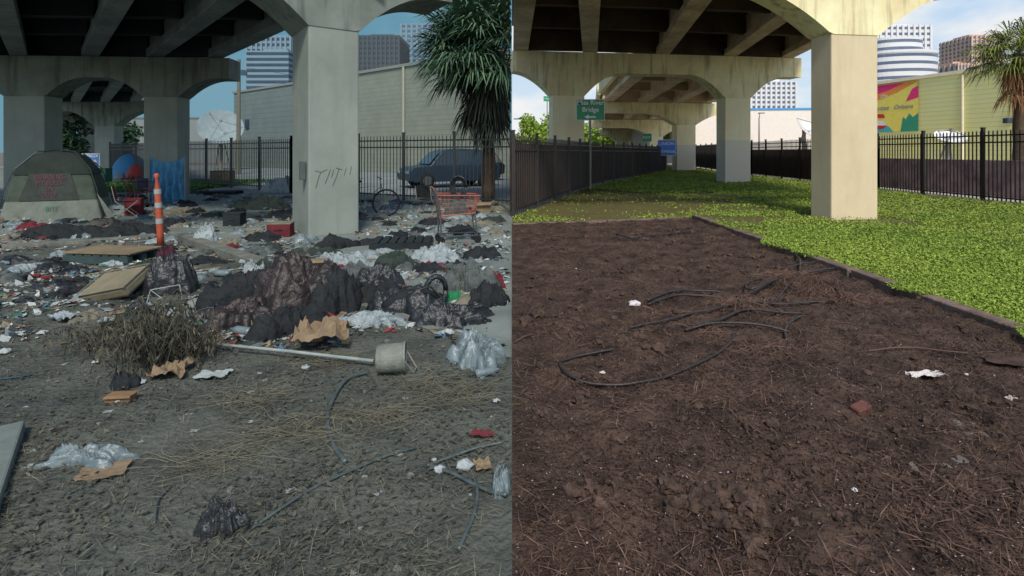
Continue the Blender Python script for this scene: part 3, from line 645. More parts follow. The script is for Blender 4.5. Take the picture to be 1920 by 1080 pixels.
# ------------------------------------------------------------ LEFT: encampment
m_tent=mat("tent_olive",C(74,86,76),C(56,67,60),scale=3,bump=.4,bscale=6,dist=.05); m_tentd=mat("tent_dark",C(44,54,50),C(32,41,39),scale=3,bump=.4,bscale=6,dist=.05)
m_tentl=mat("tent_lower",C(122,130,122),C(100,108,101),scale=3,bump=.5,bscale=6,dist=.05)
e=thing("tent","olive cabin tent with spray-painted warning on its door","tent",(-10.85,12.8,0.01),.42); e.scale=(.80,.55,1.03)
def loft(rings,cap=True):
    mb=MB(); vs=sum(rings,[]); k=len(rings[0]); fs=[]
    for i in range(len(rings)-1): fs+=[(i*k+j,i*k+(j+1)%k,(i+1)*k+(j+1)%k,(i+1)*k+j) for j in range(k)]
    if cap: fs.append(tuple((len(rings)-1)*k+j for j in range(k)))
    return mb.add(vs,fs)
def rr(hx,hy,z):
    o=[]
    for (sx_,sy_) in [(-1,-1),(1,-1),(1,1),(-1,1)]:
        for k in range(4):
            t={(-1,-1):180,(1,-1):270,(1,1):0,(-1,1):90}[(sx_,sy_)]+k*30; rad=.08
            o.append((sx_*(hx-rad)+rad*math.cos(math.radians(t)),sy_*(hy-rad)+rad*math.sin(math.radians(t)),z))
    return o
loft([rr(1.2,1.0,0),rr(1.12,.97,.25),rr(1.07,.95,.45)],False).build("lower_wall",m_tentl,e)
loft([rr(1.07,.95,.45),rr(.96,.88,.85),rr(.82,.78,1.15)],False).build("side_wall",m_tent,e)
loft([rr(.92,.86,1.04),rr(.86,.80,1.14),rr(.56,.5,1.46),rr(.42,.35,1.52),rr(.12,.12,1.55)]).build("canopy",m_tentd,e)
MB().add([(-.74,-.985,.46),(.64,-.985,.46),(.42,-.875,1.06),(-.52,-.875,1.06)],[(0,1,2,3)]).build("mesh_door",mat("tent_mesh",C(64,71,67),C(49,56,54),scale=6,bump=.2),e)
for sx_ in(-1,1):
    for sy_ in(-1,1):
        MB().tube([(sx_*1.22,sy_*1.04,0),(sx_*1.06,sy_*.96,.7),(sx_*.88,sy_*.82,1.15),(sx_*.45,sy_*.40,1.55),(0,0,1.6)],.014,6).build("tent_pole",m_fenceL,e)
MB().add([(1.06,-.98,.6),(1.1,-.9,.45),(1.6,-1.25,0),(1.4,-1.4,0)],[(0,1,2,3)]).build("guy_flap",m_tentl,e)
mpk=flat("pink_spray",C(112,62,76)); tr=(math.radians(80),0,0)
for s_,z_,sz_ in [("WARNING",.98,.15),("PIT BULLS",.84,.14),("ON",.71,.13),("DUTY",.58,.13)]:
    text(s_,sz_,mpk,e,(-.05,-.985+(z_-.46)*.18-.02,z_),tr,extr=.001)
text("BITE",.15,flat("green_spray",C(80,125,105)),e,(0,-1.03,.28),(math.radians(84),0,0),extr=.001)
def dome(label,x,y,r,h,m,m2):
    e=thing("dome_tent",label,"tent",(x,y,0))
    MB().lathe([(r*math.cos(t),h*math.sin(t)) for t in np.linspace(0,1.5,8)],8).build("shell",m,e,smooth=True)
    MB().add([(-.3*r,-1.0*r,.05),(.3*r,-1.0*r,.05),(.0,-.72*r,h*.72)],[(0,1,2)]).build("door",m2,e)
dome("blue and grey dome tent beyond the pier",-22.9,32,1.0,1.5,flat("tent_blue",C(65,130,175)),m_tentl)
dome("small orange dome tent",-19.9,30.0,.6,.8,flat("tent_orange",C(200,100,55)),m_tentd)
dome("red dome tent beside blue one",-21.9,31.2,.6,.9,flat("tent_red",C(150,60,55)),m_tentd)
def tarp(label,p0,p1,h,m,n=36):
    e=thing("tarp_shelter",label,"tarp",(p0[0],p0[1],0)); a=Vector(p0);b=Vector(p1); vs=[];fs=[]
    for i in range(n+1):
        for j in range(n+1):
            s_=i/n; q=a.lerp(b,s_); z=h*j/n-.16*math.sin(s_*math.pi)*(j/n)+.10*(1-j/n)*(.5+nz(i,0,.3,2))
            off=(.10*math.sin(i*.9+.8*math.sin(j*.12))+.10*nz(i,j,.12,3))*(1.2-j/n)
            vs.append((q.x+.05*nz(i,j,.15,9)*(1-j/n),q.y+off,max(z,.02)))
    for i in range(n):
        for j in range(n): k=i*(n+1)+j; fs.append((k,k+1,k+n+2,k+n+1))
    MB().add(vs,fs).build("tarp_sheet",m,e,world=True,smooth=True)
    for q in(a,b): MB().tube([(q.x,q.y,0),(q.x,q.y,h+.05)],.02).build("pole",m_steel,e,world=True)
m_tarp=mat("tarp_blue",C(90,155,190),C(66,126,165),scale=4,rough=.55,bump=.8,bscale=6,dist=.08)
tarp("hanging blue tarp tied beside a pier",(-11.15,16.4),(-10.15,16.55),1.45,m_tarp)
dx,dy=G(302,470)
e=thing("traffic_delineator","orange tubular traffic delineator with white bands and black base","traffic post",(dx,dy,0.02),0)
Mt=Matrix.Rotation(-.06,4,'Y')
m_or=mat("orange_plastic",C(180,84,56),C(145,66,46),scale=6,rough=.5)
MB().lathe([(.055,.05),(.05,.3),(.048,.95),(.02,1.15),(.045,1.2),(.02,1.24)],14,Mt).build("tube",m_or,e,smooth=True)
for z in(.42,.68,.9): MB().lathe([(.053,z),(.053,z+.08)],14,Mt).build("reflective_band",flat("band_white",C(150,158,156)),e)
MB().lathe([(.2,0),(.2,.03),(.08,.06),(.07,.08)],8).build("base",m_tyre,e)
m_wood=mat("plywood",C(135,122,98),C(105,95,75),scale=3,bump=.4); m_woodd=mat("dark_pallet",C(42,50,52),C(30,36,38),scale=4,bump=.4); m_palt=mat("pallet_green",C(62,80,80),C(45,60,60),scale=4)
def pallet(label,x,y,rz,w,d,m,top=None):
    e=thing("pallet",label,"pallet",(x,y,glz(x,y)),rz)
    for i in range(3): MB().box((0,(i-1)*d*.45,.05),(w,.09,.1)).build("stringer",m,e)
    for i in range(7): MB().box(((i-3)*w/7.2,0,.112),(w/9,d,.02)).build("board",m,e)
    if top: MB().box((.0,0.02,.145),(w*1.05,d*1.1,.022)).build("plywood_sheet",top,e,bevel=.004)
px,py=G(212,492); pallet("green-grey pallet topped with a plywood sheet",px,py,-.12,1.0,.55,m_palt,m_wood)
px,py=G(755,463); pallet("dark plastic pallet lying among litter",px,py,.1,1.0,.7,m_woodd)
px,py=G(420,365); pallet("dark pallet near the tarp",px,py,.1,1.1,.8,m_woodd)
def heapmesh(name,rx,ry,h,seed,m,n=34,fold=3.0,rag=.25,smooth=True):
    vs=[(0,0,0)];fs=[]; S=2*n
    ca,sa=math.cos(seed*1.7),math.sin(seed*1.7)
    def H_(a,b,rho):
        wa=a+.35*noise.noise(Vector((a*1.6,b*1.6,seed+31))); wb=b+.35*noise.noise(Vector((a*1.6+9,b*1.6,seed+17)))
        p=wa*ca-wb*sa; q=wa*sa+wb*ca
        r1=math.sqrt(max(0,1-2*abs(noise.noise(Vector((p*fold*.6,q*fold*1.3,seed))))))
        r2=1-2*abs(noise.noise(Vector((q*fold*1.2+4,p*fold*2.6,seed+5))))
        r3=1-2*abs(noise.noise(Vector((wa*fold*4+4,wb*fold*4,seed+8))))
        lump=noise.noise(Vector((a*1.9,b*1.9,seed+9)))
        return h*(max(0,1-rho**4)**.8)*(.22+.24*r1+.16*r2+.08*r3+.42*lump)
    vs[0]=(0,0,max(.01,H_(0,0,0)))
    for i in range(1,n+1):
        rho=i/n
        for j in range(S):
            t=2*math.pi*j/S; o=1+rag*1.3*noise.noise(Vector((math.cos(t)*1.5,math.sin(t)*1.5,seed+2)))+rag*.8*noise.noise(Vector((math.cos(t)*4,math.sin(t)*4,seed)))
            a=rho*math.cos(t)*o;b=rho*math.sin(t)*o
            z=max(.006+.01*abs(noise.noise(Vector((a*8,b*8,seed)))),H_(a,b,rho)) if i<n else -.01
            vs.append((a*rx,b*ry,z))
    for j in range(S): fs.append((0,1+j,1+(j+1)%S))
    for i in range(n-1):
        for j in range(S):
            a=1+i*S+j;b=1+i*S+(j+1)%S; fs.append((a,a+S,b+S,b))
    mb=MB();mb.v=vs;mb.f=fs; return mb.mesh(name,m,smooth)
def put(name,label,cat,me,x,y,rz=0,s=1,group=None,dz=0,rot=None,z=None):
    o=link(bpy.data.objects.new(name,me)); o.location=(x,y,(glz(x,y) if x<0 else gh(x,y) if x<4.2 else .03)+dz if z is None else z)
    o.rotation_euler=rot or (0,0,rz); o.scale=(s,s,s) if not isinstance(s,tuple) else s
    return tag(o,label,cat,group)
def heap(name,label,cat,px,py,w,hh,d,m,seed,fold=3,rz=0,rag=.25):
    x,y=G(px,py); y+=d; return put(name,label,cat,heapmesh(name,w,d,hh,seed,m,fold=fold,rag=rag),x,y,rz)
m_brn=mat("dark_leather",C(58,48,45),C(26,24,25),scale=3,rough=.45,bump=1,bscale=8,dist=.06)
m_blk=mat("black_cloth",C(42,47,50),C(24,28,31),scale=4,rough=.8,bump=.9,bscale=10,dist=.05); m_bag=mat("black_bag",C(44,50,54),C(26,30,33),scale=4,rough=.38,bump=.9,bscale=9,dist=.05)
m_grc=mat("grey_cloth",C(95,102,100),C(60,68,68),scale=5,bump=.7,bscale=10,dist=.04); m_grn2=mat("green_cloth",C(56,68,60),C(36,45,44),scale=5,bump=.7,bscale=10,dist=.04)
m_wp=mat("white_plastic",C(150,163,165),C(108,122,126),scale=7,rough=.5,bump=.8,bscale=12,dist=.04); m_pap=mat("paper_white",C(155,165,163),C(122,133,133),scale=6,bump=.2)
m_card=mat("cardboard",C(138,121,96),C(110,96,78),scale=5,bump=.2); m_red=mat("red_fabric",C(116,45,52),C(78,32,40),scale=5,bump=.3); m_blc=mat("blue_fabric",C(56,86,108),C(42,66,88),scale=5,bump=.3)
m_mar=mat("maroon_cloth",C(75,40,52),C(50,28,38),scale=5,bump=.4); m_clear=mat("clear_plastic",C(122,138,142),C(82,97,101),scale=7,rough=.35,bump=.8,bscale=12,dist=.03)
m_tanc=mat("tan_cloth",C(126,122,107),C(90,90,80),scale=5,bump=.4)
heap("blanket","rumpled black and brown leather blanket heaped on dirt","blanket",530,602,.52,.66,.4,m_brn,3.1,2.4,rag=.45)
heap("blanket","dark crumpled coat at edge of the heap","clothing",610,598,.26,.5,.3,m_blk,17.1,2.8,rag=.5)
heap("blanket","black bedding sagging beside leather blanket","blanket",450,600,.40,.46,.32,m_blk,27.4,2.6,rag=.6)
heap("jacket","dark brown coat spilling from the heap","clothing",430,622,.36,.26,.24,m_brn,7.7,2.6,rag=.6)
heap("shirt","dark red shirt lying on the blanket heap","clothing",470,570,.22,.34,.14,m_mar,27.7,3,rag=.6)
heap("garbage_bag","black garbage bag lying beside mattress","garbage bag",300,564,.27,.6,.22,m_bag,5.1,1.8)
heap("jacket","maroon cloth on top of black bag","clothing",302,525,.16,.5,.12,m_mar,8.2,2.2)
heap("blanket","olive dark cloth near brown blanket","blanket",480,540,.3,.36,.2,m_grn2,9.3,3)
heap("jacket","dark jacket lying in front of blanket","clothing",500,645,.24,.28,.18,m_blk,4.3,3,rag=.5)
heap("jacket","black clothes strewn beside the blanket","clothing",690,575,.38,.28,.22,m_blk,14.3,3,rag=.7)
heap("jacket","dark padded coat lying across litter","clothing",760,600,.36,.32,.2,m_bag,15.6,3,rag=.7)
heap("jacket","black trousers crumpled by the car seat","clothing",700,545,.3,.3,.18,m_bag,16.6,3,rag=.7)
heap("blanket","long dark pile of clothing by kerb","blanket",90,450,.9,.34,.3,m_blk,2.9,4,rag=.5)
heap("blanket","dark clothing pile with cardboard near tent","blanket",215,448,.6,.36,.3,m_blk,12.9,4,rag=.5)
heap("blanket","green camouflage blanket on pallet","blanket",470,395,.7,.46,.4,m_grn2,22.9,4,rag=.4)
heap("plastic_bag","pile of white plastic bags near fence","plastic bags",515,362,.7,.8,.4,m_wp,31.,3,rag=.4)
heap("plastic_bag","knotted white plastic bag on pavement","plastic bag",375,462,.2,.45,.16,m_wp,33.,2.6,rag=.4)
heap("jacket","grey green jacket bundled on pavement","clothing",735,510,.3,.3,.14,m_grn2,35.,3,rag=.4)
heap("plastic_bag","large white plastic bag in litter","plastic bag",815,500,.33,.34,.2,m_wp,36.,3.4,rag=.5)
heap("blanket","grey bedding bundled among clothes","blanket",870,560,.28,.46,.22,m_grc,37.,3,rag=.5)
heap("jacket","red jacket crumpled on pavement","clothing",925,546,.13,.26,.10,m_red,38.,3,rag=.5)
heap("jacket","grey shiny jacket lying on dirt","clothing",830,625,.28,.28,.17,m_bag,39.,3,rag=.5)
heap("jacket","black clothing bundle near kerb","clothing",915,580,.2,.28,.15,m_blk,40.,3,rag=.4)
heap("shirt","bright green shirt crumpled on ground","clothing",852,572,.12,.14,.06,mat("kelly_green",C(40,130,85),C(30,100,66),scale=5),41.,3,rag=.4)
heap("plastic_bag","clear plastic bag full of trash","plastic bag",895,705,.2,.26,.22,m_clear,42.,3.0,rag=.6)
heap("plastic_bag","white plastic wrap scattered near kerb","plastic bag",700,620,.26,.14,.12,m_wp,43.,4,rag=.6)
heap("plastic_bag","white plastic bag lying flat","plastic bag",640,505,.34,.24,.15,m_wp,44.,4,rag=.5)
heap("plastic_bag","crushed clear bag on soil","plastic bag",938,950,.045,.16,.07,m_clear,45.,3,rag=.2)
heap("plastic_bag","clear plastic sheet crumpled on dirt","plastic sheet",130,905,.2,.10,.09,m_clear,46.,4,rag=.7)
heap("garbage_bag","black plastic scrap half buried in dirt","plastic scrap",392,1030,.1,.16,.07,m_bag,47.,2,rag=.6)
heap("jacket","pale blue grey cloth draped over litter","clothing",470,545,.14,.38,.10,m_wp,48.,3,rag=.5)
heap("shirt","dark red shirt under papers","clothing",435,560,.2,.18,.1,m_red,49.,3,rag=.5)
heap("blanket","grey bag and clothes beside tent","blanket",235,402,.35,.42,.2,m_blc,51.,3,rag=.4)
heap("blanket","crumpled grey tarp among litter","blanket",660,535,.3,.26,.2,m_grc,53.,4,rag=.6)
heap("jacket","black sweater twisted on the ground","clothing",620,470,.3,.26,.2,m_blk,54.,4,rag=.6)
# mattress
x,y=G(188,572); e=thing("mattress","dirty beige foam mattress propped at an angle","mattress",(x,y+.22,glz(x,y)),-.12)
mb=MB(); R=Matrix.Rotation(-.20,3,'Y')@Matrix.Rotation(.42,3,'X'); mb.box((0,0,.13),(.58,.42,.13),M=R); mb.build("foam_block",mat("foam_beige",C(128,122,100),C(104,100,84),scale=4,bump=.3),e,bevel=.035)
mb=MB(); mb.tube([Vector((0,0,.13))+R@Vector(v) for v in[(-.29,-.21,.065),(.29,-.21,.065),(.29,.21,.065),(-.29,.21,.065),(-.29,-.21,.065)]],.008,5); mb.build("piping",m_tanc,e)
x,y=G(300,600); e=thing("lawn_chair","broken white wire lawn chair lying on its side","chair",(x,y+.2,glz(x,y)))
m_wd=mat("dusty_white",C(150,156,150),scale=5)
mb=MB(); mb.tube([(-.28,0,.02),(-.26,.05,.2),(-.12,.02,.12),(-.16,-.05,.03)],.006).tube([(-.26,.05,.2),(.0,.1,.24),(.1,0,.05),(-.1,-.1,.02)],.006).tube([(.1,0,.05),(.4,.15,.1)],.006); mb.build("frame",m_wd,e)
mb=MB()
for i in range(12): mb.tube([(.02+i*.035,-.08,.035+.004*i),(.1+i*.035,.2,.07+.004*i)],.011,5)
mb.build("seat",m_wd,e)
x,y=G(790,592); e=thing("car_seat","black padded child car seat overturned in litter","child seat",(x,y+.2,glz(x,y)),.5)
mb=MB(); mb.tube([(-.42,.05,.05),(-.3,.02,.10),(-.2,.0,.12),(.0,0,.1),(.15,.02,.05)],[.04,.09,.10,.11,.07],10).build("seat",m_blk,e,smooth=True)
mb=MB(); mb.tube([(.12+.11*math.cos(t),.0,.16+.15*math.sin(t)) for t in np.linspace(0,2*math.pi,18)],.028,8).build("side_bolster",m_bag,e,smooth=True)
mb=MB(); mb.tube([(-.2,-.1,.2),(.0,-.16,.26),(.15,-.12,.1)],.012).build("harness",m_fenceL,e)
def boxthing(name,label,cat,px,py,w,d,h,m,rz=0,lid=None):
    x,y=G(px,py); y+=d/2; e=thing(name,label,cat,(x,y,glz(x,y)-.005),rz)
    MB().box((0,0,h/2),(w,d,h)).build("box_body",m,e,bevel=.006)
    if lid: 
        MB().box((0,0,h+.012),(w*1.04,d*1.04,.024)).build("lid",lid,e,bevel=.005)
        MB().box((0,-d/2-.008,h*.6),(w*.35,.015,.025)).build("handle",m_fenceL,e)
    else:
        MB().add([(-w/2,-d/2,h),(w/2,-d/2,h),(w/2+.01,-d/2-h*.35,h*.85),(-w/2,-d/2-h*.3,h*.8)],[(0,1,2,3)]).build("flap",m,e)
        MB().add([(w/2,-d/2,h),(w/2,d/2,h),(w/2+h*.4,d/2,h*1.15),(w/2+h*.4,-d/2,h*1.15)],[(0,1,2,3)]).build("flap",m,e)
boxthing("cool_box","red plastic cool box with grey lid","cool box",520,447,.42,.28,.24,m_red,.1,m_tanc)
boxthing("crate","black plastic crate standing in litter","crate",433,426,.36,.3,.26,m_woodd,.05,m_woodd)
boxthing("cardboard_box","small brown cardboard box on pavement","cardboard box",587,510,.24,.18,.13,m_card,.2)
boxthing("cardboard_box","brown cardboard box beside shopping cart","cardboard box",905,402,.38,.3,.28,m_card,.1)
boxthing("waste_bin","green plastic waste bin near tents","bin",187,342,.6,.5,.7,flat("bin_green",C(40,95,75)),0,flat("bin_green2",C(34,80,64)))
boxthing("pet_house","small wooden pet house by the fence","pet house",410,344,.95,.7,.6,m_card,.1,m_woodd)
boxthing("storage_box","pale plastic storage box by tent","storage box",218,405,.4,.3,.25,m_wp,.1,m_blc)
boxthing("cardboard_box","small orange beverage carton on dirt","cardboard box",218,768,.15,.08,.05,mat("carton_orange",C(140,108,72),C(105,88,72),scale=8),.1)
boxthing("suitcase","red suitcase near the tent","suitcase",245,405,.35,.25,.4,m_red,.3,m_red)
m_chr=mat("dull_chrome",C(78,86,88),rough=.4,scale=6)
def cart(label,x,y,rz,mbk,s=1.0):
    e=thing("shopping_cart",label,"shopping cart",(x,y,glz(x,y)),rz); e.scale=(s,s,s)
    b=MB()
    def lv(t): return [(-.30-.06*t,-.2-.06*t,.50+.38*t),(.34+.08*t,-.16-.08*t,.54+.32*t),(.34+.08*t,.16+.08*t,.54+.32*t),(-.30-.06*t,.2+.06*t,.50+.38*t)]
    for t in np.linspace(0,1,6):
        q=[Vector(v) for v in lv(t)]; b.tube(q+[q[0]],.003 if 0<t<1 else .012,5)
    for a in range(4):
        for k in range(8):
            u_=k/8; p0=Vector(lv(0)[a]).lerp(Vector(lv(0)[(a+1)%4]),u_); p1=Vector(lv(1)[a]).lerp(Vector(lv(1)[(a+1)%4]),u_); b.tube([p0,p1],.003,4)
    for k in range(8):
        u_=k/7; b.tube([Vector(lv(0)[0]).lerp(Vector(lv(0)[1]),u_),Vector(lv(0)[3]).lerp(Vector(lv(0)[2]),u_)],.003,4)
    b.build("basket",mbk,e)
    f=MB()
    for sy in(-1,1):
        f.tube([(-.42,sy*.24,1.0),(-.36,sy*.24,.85),(-.3,sy*.2,.5),(-.29,sy*.21,.13)],.017,6)
        f.tube([(-.29,sy*.22,.13),(.38,sy*.18,.13),(.33,sy*.16,.54)],.017,6)
    f.tube([(-.29,-.22,.13),(-.29,.22,.13)],.014).tube([(.38,-.18,.13),(.38,.18,.13)],.014)
    f.build("frame",m_chr,e)
    MB().tube([(-.42,-.26,1.0),(-.42,.26,1.0)],.018,8).build("handle",mbk,e)
    for wx,wy in[(-.29,-.22),(-.29,.22),(.38,-.18),(.38,.18)]:
        M=Matrix.Translation((wx,wy,.065))@Matrix.Rotation(math.pi/2,4,'X'); MB().lathe([(.03,-.018),(.065,-.018),(.07,0),(.065,.018),(.03,.018)],14,M).build("wheel",m_tyre,e)
x,y=G(853,458); cartx,carty=x,y+.1
cart("orange wire shopping cart holding a bag and hose",x,y+.1,.25,mat("orange_wire",C(165,88,64),C(130,72,56),scale=6,rough=.5),.95)
put("plastic_bag","dark bag resting in the shopping cart","plastic bag",heapmesh("plastic_bag",.22,.14,.36,61,m_grc,n=16),x,y+.1,z=.52)
mb=MB()
for k in range(4): mb.tube([(x+.05+(.15-.02*k)*math.cos(t),y+.1+.03*k,.98+(.2-.02*k)*math.sin(t)) for t in np.linspace(0,2*math.pi,20)],.012,6)
tag(mb.build("hose",m_bag,smooth=True),"coiled dark hose resting in shopping cart","hose")
x,y=G(262,392); cart("red wire cart loaded with bags near tent",x,y,1.2,m_red,.85)
x,y=G(697,412); e=thing("bicycle","green and black bicycle leaning near the pier","bicycle",(x-.25,y+.35,.02),.35)
m_bg2=flat("bike_green",C(70,110,80),.4)
for wx in(-.5,.5):
    w=MB().tube([(wx+.32*math.cos(t),0,.33+.32*math.sin(t)) for t in np.linspace(0,2*math.pi,28)],.022,6).build("wheel",m_tyre,e)
    s=MB()
    for k in range(12): s.tube([(wx,0,.33),(wx+.31*math.cos(k*.524),0,.33+.31*math.sin(k*.524))],.003,3)
    s.build("spokes",m_steel,w)
MB().tube([(-.5,0,.33),(-.1,0,.3),(.38,0,.75),(-.18,0,.72),(-.1,0,.3)],.016,6).tube([(-.5,0,.33),(-.18,0,.72),(-.2,0,.85)],.012,6).tube([(.5,0,.33),(.38,0,.75),(.35,0,.92)],.014,6).build("frame",m_bg2,e)
MB().tube([(.3,-.26,.96),(.38,-.1,.93),(.36,0,.92),(.38,.1,.93),(.3,.26,.96)],.012,6).build("handlebar",m_fenceL,e)
MB().box((-.2,0,.87),(.24,.13,.05)).build("saddle",m_tyre,e,bevel=.02)
def fchair(label,px,py,m,rz,s=1):
    x,y=G(px,py); e=thing("camping_chair",label,"chair",(x,y,.02),rz); e.scale=(s,s,s)
    f=MB()
    for sy in(-.25,.25):
        f.tube([(-.25,sy,0),(.25,sy,.45)],.011).tube([(.25,sy,0),(-.25,sy,.45),(-.33,sy,.85)],.011)
    f.tube([(-.25,-.25,0),(-.25,.25,.0)],.01).build("frame",m_steel,e)
    MB().add([(-.24,-.24,.44),(.25,-.24,.45),(.25,.24,.45),(-.24,.24,.44),(0,0,.39)],[(0,1,4),(1,2,4),(2,3,4),(3,0,4)]).build("seat",m,e)
    MB().add([(-.25,-.24,.5),(-.25,.24,.5),(-.33,.24,.85),(-.33,-.24,.85)],[(0,1,2,3)]).build("backrest",m,e)
fchair("folding camp chair standing near fence",803,402,m_blk,1.2,.85)
fchair("red folding chair near the tent",240,408,m_red,.5,.9)
fchair("dark folding chair near the tarp",275,380,m_blc,2.,.9)
x,y=G(728,722); e=thing("bucket","grey plastic bucket lying on its side","bucket",(x,y+.1,glz(x,y)),.12)
M=Matrix.Translation((-.1,0,.11))@Matrix.Rotation(math.pi/2-.03,4,'Y')
MB().lathe([(.088,0),(.094,.01),(.100,.18),(.106,.185),(.106,.2),(.094,.2),(.088,.02),(.01,.02)],28,M).build("bucket_body",mat("bucket_grey",C(132,138,128),C(92,98,92),scale=9,bump=.3),e)
MB().tube([(.1,-.1,.12),(.16,-.06,.03),(.17,.05,.02),(.1,.1,.12)],.004).build("handle",m_steel,e)
a_=G(392,668);b_=G(700,700)
tag(MB().tube([(a_[0],a_[1],.1),((a_[0]+b_[0])/2,(a_[1]+b_[1])/2,.1),(b_[0],b_[1],.09)],.012,8).build("broom_pole",m_pap,smooth=True),"long pale wooden pole lying beside bucket","pole")
def spline(pts,k=6):
    out=[];n=len(pts)
    for i in range(n-1):
        p0=Vector(pts[max(i-1,0)]);p1=Vector(pts[i]);p2=Vector(pts[i+1]);p3=Vector(pts[min(i+2,n-1)])
        for j in range(k):
            t=j/k; out.append(.5*((2*p1)+(-p0+p2)*t+(2*p0-5*p1+4*p2-p3)*t*t+(-p0+3*p1-3*p2+p3)*t**3))
    out.append(Vector(pts[-1])); return out
def hose(pp,r,m,label,lift=0,name="hose",cat="hose"):
    q=[G(*p) for p in pp]
    sp=spline([(a,b,0) for a,b in q],10)
    def top(x,y): return max((gh(x+i*.03,y+j*.03) if x<4.17 else .05) for i in(-1,0,1) for j in(-1,0,1))
    zs=[top(v.x,v.y) for v in sp]
    zs=[max(zs[max(0,i-1):i+2]) for i in range(len(zs))]
    for _ in range(3): zs=[max(zs[i],(zs[max(0,i-1)]+zs[min(len(zs)-1,i+1)])/2) for i in range(len(zs))]
    for _ in range(4): zs=[(zs[max(0,i-1)]+2*zs[i]+zs[min(len(zs)-1,i+1)])/4 for i in range(len(zs))]
    sp=[Vector((v.x,v.y,zs[i]+r*.8+lift*math.sin(math.pi*i/(len(sp)-1)))) for i,v in enumerate(sp)]
    sp=[v for v in sp if (v.x<-.015 if q[0][0]<0 else v.x>.015)]
    return tag(MB().tube(sp,r,8).build(name,m,smooth=True),label,cat)
m_hose=mat("black_pipe",C(62,56,54),C(30,27,28),scale=14,rough=.45,bump=.3); m_hoseL=mat("grey_pipe",C(86,98,98),C(56,66,66),scale=14,rough=.4,bump=.2)
lb_="black irrigation hose lying on dark soil"
for pp,r,l in [([(1150,675),(1100,681),(1060,690),(1050,703),(1075,728),(1150,739),(1230,731),(1310,701),(1360,668),(1378,642)],.010,0),([(1180,628),(1290,612),(1380,600),(1470,590),(1548,587)],.010,.01),([(1285,638),(1340,626),(1400,610),(1502,608)],.012,.01),
    ([(1215,582),(1270,564),(1340,562),(1400,572)],.011,.01),([(1215,588),(1280,573),(1350,572)],.011,.0),([(1400,552),(1450,540),(1500,532),(1578,513)],.012,.05),([(1475,655),(1472,636),(1485,622),(1502,616)],.012,0),([(1290,636),(1380,630),(1480,640)],.010,.02),
    ([(1500,520),(1540,545),(1576,577)],.011,.04),([(1492,490),(1500,505),(1498,528)],.014,.03),([(1400,550),(1402,565),(1440,560),(1520,520)],.011,.06),([(1155,448),(1180,455),(1220,452),(1300,440)],.012,0),([(1380,575),(1450,560),(1540,530)],.010,.05),([(1450,590),(1500,545),(1480,520),(1530,505)],.010,.07)]:
    hose(pp,r,m_hose,lb_,l)
hose([(1628,680),(1720,676),(1816,681)],.005,m_twR,"thin dry branch lying on soil",.02,"dry_branch","branch")
hose([(962,658),(985,648),(1000,640)],.006,m_twR,"short dry stick lying on soil",.02,"dry_branch","branch")
for pp,r in [([(690,712),(650,728),(622,770),(614,808),(624,850),(648,884)],.013),([(800,880),(850,906),(900,932),(958,955)],.009),([(888,908),(895,950),(884,1000),(860,1060)],.009),([(470,1010),(540,965),(600,930),(700,880),(780,850)],.007),([(800,884),(870,862),(945,845)],.008),([(290,1000),(296,960),(320,930)],.005)]:
    hose(pp,r,m_hoseL,"dusty black irrigation hose on littered dirt",.005)
hose([(0,726),(30,722),(58,716)],.006,m_blc,"thin blue plastic rod on dirt",0,"plastic_rod","rod")
def tangle(name,label,cat,x,y,rx,ry,h,n,m,r=.004,zf=gh,droop=0,lm=None,nl=0):
    e=thing(name,label,cat,(x,y,zf(x,y)-(.03 if x>0 else 0)))
    mb=MB(); tips=[]
    for i in range(n):
        an=random.uniform(0,6.28); a0=Vector((random.gauss(0,.35)*rx,random.gauss(0,.35)*ry,.01)); d=Vector((math.cos(an)*rx,math.sin(an)*ry,0))*random.uniform(.4,1)
        hz=h*random.uniform(.3,1); p=[a0,a0+d*.35+Vector((0,0,hz*.8)),a0+d*.7+Vector((random.gauss(0,.06),random.gauss(0,.06),hz)),a0+d+Vector((random.gauss(0,.08),0,hz*(.4 if droop else .5)))]
        sp=spline(p,4)
        if x>0: sp=[Vector((v.x,v.y,v.z+zf(x+v.x,y+v.y)-zf(x,y))) for v in sp]
        mb.tube(sp,[r*(1-.7*k/len(sp)) for k in range(len(sp))],4); tips+=sp[4:]
    mb.build("branches",m,e)
    if nl:
        cc=np.array([tuple(random.choice(tips)+Vector((random.gauss(0,.02),random.gauss(0,.02),-.02))) for _ in range(nl)])
        uu=rdir(nl)*.7; uu[:,2]-=.8; uu/=np.linalg.norm(uu,axis=1)[:,None]; w=np.cross(uu,rdir(nl)); w/=np.linalg.norm(w,axis=1)[:,None]
        sz=(.035+.045*rng.random(nl))[:,None]
        Q=np.stack([cc,cc+uu*sz*.5+w*sz*.12,cc+uu*sz,cc+uu*sz*.5-w*sz*.12],1)
        o=link(bpy.data.objects.new("leaves",npmesh("leaves",Q,4,lm))); o.parent=e
    return e
for px,py,rx,ry,h,n in [(1495,553,.4,.4,.18,260),(1385,595,.3,.3,.12,130),(1440,665,.3,.25,.05,70),(1560,575,.3,.3,.10,100),(1330,640,.2,.2,.05,50),(1250,600,.3,.2,.05,50),(1640,570,.3,.3,.06,60),(1180,900,.2,.15,.03,40),(1560,860,.25,.2,.03,50),(1700,930,.2,.15,.03,40)]:
    x,y=G(px,py); tangle("root_tangle","tangle of dry brown roots on soil","dead roots",x,y,rx,ry,h,n,m_twR,.003 if py<800 else .0014)
m_shl=mat("withered_leaf",C(96,92,77),C(44,45,39),scale=2,bump=0,island=True)
x,y=G(275,705); tangle("dead_shrub","uprooted withered shrub with drooping brown leaves","dead shrub",x,y+.1,.34,.28,.50,80,m_lfL,.0045,droop=1,lm=m_shl,nl=1100)
